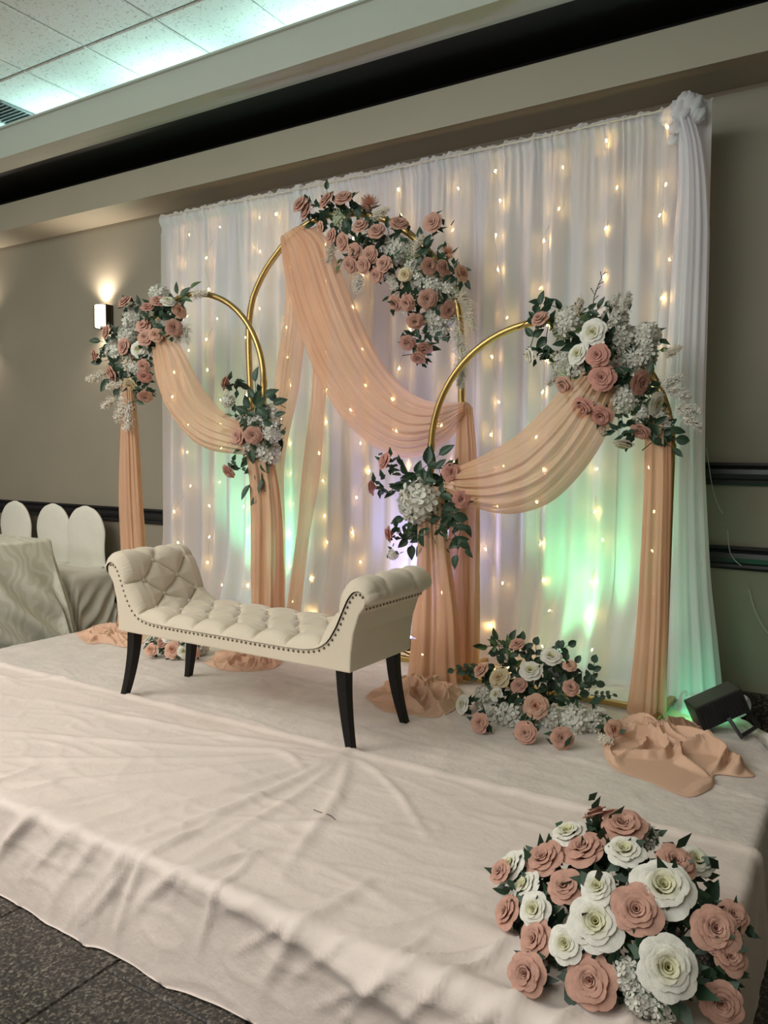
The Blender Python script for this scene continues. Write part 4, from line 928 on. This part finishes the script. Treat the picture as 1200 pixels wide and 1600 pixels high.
# the black spotlight lying tilted at the curtain's right end
S0 = atz(1118, 1140, ST); so = empty('spotlight', (S0[0], S0[1], ST+.006), 'black flood light tilted on its yoke at the right end of the stage', 'spotlight')
Q = (Matrix.Rotation(math.radians(150), 3, 'Z') @ Matrix.Rotation(math.radians(38), 3, 'Y'))
ax = Vector(_r); axu = Vector((0, 0, 1)); axf = ax.cross(axu)
def bas(tilt):   # basis with a long side along the photo's right direction, tilted
    X = (Vector((_r[0], _r[1], 0)).normalized()*math.cos(tilt)+Vector((0, 0, 1))*math.sin(tilt)); Yv = Vector((-_r[1], _r[0], 0)).normalized(); Z = X.cross(Yv)
    return Matrix((X, Yv, Z)).transposed()
Bq = bas(math.radians(25))
MB().box((0, 0, .095), (.205, .12, .105), Bq).build('housing', BLACKP, so, False, bevel=.006)
for k in range(6): MB().box(Vector((0, 0, .095))+Bq @ Vector((-.08+.032*k, -.062, 0)), (.006, .010, .09), Bq).build('fin', BLACKP, so, False)
MB().box(Vector((0, 0, .095))+Bq @ Vector((0, .062, 0)), (.18, .006, .085), Bq).build('lens', GLED, so, False, label='green glowing lens')
ctr = Vector((0, 0, .095)); p1 = ctr+Bq @ Vector((.118, 0, -.01)); p2 = ctr+Bq @ Vector((-.05, -.075, -.02))
yk = MB(); yk.box(ctr+Bq @ Vector((.106, 0, 0)), (.006, .03, .09), Bq)
rt = Vector((_r[0], _r[1], 0)).normalized(); bk = Vector((-_r[1], _r[0], 0)).normalized()
yk.tube([ctr+rt*.02-bk*.072-Vector((0, 0, .03)), rt*.045-bk*.13+Vector((0, 0, .012)), rt*.16-bk*.03+Vector((0, 0, .022)), ctr+rt*.11+Vector((0, 0, .0))], .011, 4, sq=True)
yk.build('yoke', BLACKP, so, False)
l = bpy.data.lights.new('beam', 'SPOT'); l.energy = 4; l.color = (.10, 1, .42); l.spot_size = 1.1; l.spot_blend = .8; l.shadow_soft_size = .04
lo = bpy.data.objects.new('beam', l); COL.objects.link(lo); lo.parent = so; lo.location = ctr+bk*.09+Vector((0, 0, .03))
lo.rotation_euler = Vector((-.42, .30, .55)).to_track_quat('-Z', 'Y').to_euler()

# ------------------------------------------------------------------ wall lamps
def sconce(x, label):
    o = empty('wall_lamp', (x, YW, 2.50), label, 'wall lamp')
    fm = simple('bronze_lamp_metal', (.05, .04, .03), .4, .8)
    MB().box((0, -.008, 0), (.16, .016, .17)).build('back_plate', fm, o, False, bevel=.002)
    g = MB(); th = np.linspace(PI, 2*PI, 17)
    P = np.array([[(.062*math.cos(t), -.02+.085*math.sin(t), z) for t in th] for z in (-.088, .088)]); g.grid(P)
    g.build('glass_shade', LAMPG, o)
    for z in (-.088, .05, .088):
        MB().tube([(.064*math.cos(t), -.02+.087*math.sin(t), z) for t in th], .0025, 5).build('band', fm, o)
    for s in (-1, 1): MB().box((s*.072, -.035, 0), (.006, .07, .18)).build('side_bar', fm, o, False)
    for sg, pw in ((1, 5.5), (-1, 2.5)):
        l = bpy.data.lights.new('lamp_glow', 'SPOT'); l.energy = pw*3.6; l.color = (1, .86, .70); l.spot_size = 2.3; l.spot_blend = 1; l.shadow_soft_size = .03
        lo = bpy.data.objects.new('lamp_glow', l); COL.objects.link(lo); lo.parent = o; lo.location = (0, -.075, sg*.10)
        lo.rotation_euler = (0 if sg < 0 else PI, 0, 0)
    return o
sconce(-5.36, 'lit opal glass wall lamp behind the pampas flower spray')
sconce(-7.02, 'second lit wall lamp on the rear wall past the edge of the picture')

# ------------------------------------------------------------------ table and covered chairs
TC = atz(77, 842, .76)
tb = empty('banquet_table', (TC[0]-.6, TC[1]-.8, 0), 'rectangular banquet table hidden under its ivory damask cloth', 'table')
MB().box((0, 0, .735), (1.16, 1.56, .03)).build('tabletop', BLACKW, tb, False)
for sx in (-1, 1):
    for sy in (-1, 1): MB().tube([(sx*.5, sy*.7, 0), (sx*.5, sy*.7, .72)], .018, 8).build('leg', BLACKP, tb)
def htab(X, Y, d):
    s = sstep(.05, .6, d); c = (X*.9-Y*1.1)
    return s*(.05*np.sin(c*2*PI/.30+2*vnoise(X*3, Y*3, 61))+.025*(fbm(c*6, d*2, 62)-.5))+.004*(fbm(X*6, Y*6, 63)-.5)
xs = np.arange(TC[0]-1.95, TC[0]+.75, .02); ys = np.arange(TC[1]-2.35, TC[1]+.75, .02)
V, Fc = draped([(TC[0]-1.2, TC[1]-1.6), (TC[0], TC[1]-1.6), (TC[0], TC[1]), (TC[0]-1.2, TC[1])], .76, xs, ys, htab, .17, .012, maxd=.76)
tcl = link('tablecloth', mesh('tablecloth', V, Fc, DAMASK)); tag(tcl, 'ivory damask tablecloth falling to the floor beside the stage', 'tablecloth')
def chair(x, y, rz, label):
    o = empty('covered_chair', (x, y, 0), label, 'chair', 'white covered chairs along the rear wall', rz)
    # back: rounded slab, cover falling to the floor
    n, m = 40, 44; P = np.zeros((n, m, 3)); th = np.linspace(0, 2*PI, m, endpoint=False)
    for i in range(n):
        t = i/(n-1); z = .955*(1-t)+.012
        if z > .74: w_ = .208*math.sqrt(max(0.0, 1-((z-.74)/.228)**2)); dp = .028*math.sqrt(max(0, 1-((z-.74)/.228)**4))+.002
        elif z > .45: w_ = .208-.016*math.sin((.74-z)/.29*PI); dp = .030
        else: w_ = .208+.07*(.45-z)/.45; dp = .03+.03*(.45-z)/.45
        a = 1+.05*np.sin(th*7+z*4)*(1-z)+.02*np.sin(th*12-z*6)*sstep(.9, .3, z)
        c_ = np.cos(th); s_ = np.sin(th)
        P[i, :, 0] = w_*np.sign(c_)*np.abs(c_)**.75*a; P[i, :, 1] = .17+dp*np.sign(s_)*np.abs(s_)**.9*a-.03*(z-.5); P[i, :, 2] = z
        P[i, :, 1] -= .014*(s_ < 0)*np.abs(s_)*np.sin(z*3.2)*(vnoise(np.abs(P[i, :, 0])*13+z*6+x, P[i, :, 0]*6+z*0, 81)*1.6-.5)*sstep(.95, .7, z)
    MB().grid(P, True).build('back_cover', COVER, o)
    def hc(X, Y, d): return sstep(.05, .4, d)*.022*np.sin((X+Y)*2*PI/.17+3*vnoise(X*5, Y*5, 71))+.006*(fbm(X*8, Y*8, 72)-.5)
    xs = np.arange(-.72, .721, .02); ys = np.arange(-.72, .66, .02)
    V, Fc = draped([(-.20, -.17), (.20, -.17), (.21, .15), (-.21, .15)], .47, xs, ys, hc, .08, .06, maxd=.465)
    link('seat_cover', mesh('seat_cover', V, Fc, COVER), o)
    # the sash-like tuck where back meets seat
    MB().tube([(-.20, .145, .47), (0, .13, .465), (.20, .145, .47)], .018, 8).build('tuck', COVER, o)
    return o
chair(-5.37, 3.98, .10, 'white covered chair nearest to the stage and the peach drape')
chair(-5.82, 4.00, .06, 'white covered chair between two others, second from the stage')
chair(-6.38, 4.02, .04, 'white covered chair third from the stage, behind the tablecloth')
chair(-7.0, 4.02, .02, 'white covered chair cut by the edge of the picture behind the table')

# ------------------------------------------------------------------ small things
wc = MB()
for seg in ([(1104, 700), (1108, 730), (1113, 760), (1122, 790), (1130, 803)], [(1137, 828), (1140, 860), (1148, 875), (1158, 884)], [(1170, 920), (1178, 950), (1190, 975), (1202, 992)]):
    C = curve([at(x, y, YW-.042) for x, y in seg], 14); wc.tube([tuple(p) for p in C], .0022, 5)
tag(wc.build('cable', WHITEP), 'thin pale cable looping down the wall across the black rails', 'cable')
fl = MB().tube([tuple(p) for p in curve([atz(x, y, ST+.014) for x, y in [(490, 1265), (503, 1270), (516, 1274), (524, 1281)]], 14)], .0011, 4)
tag(fl.build('thread', BLACKP), 'short dark loose thread lying on the front stage cloth', 'thread')
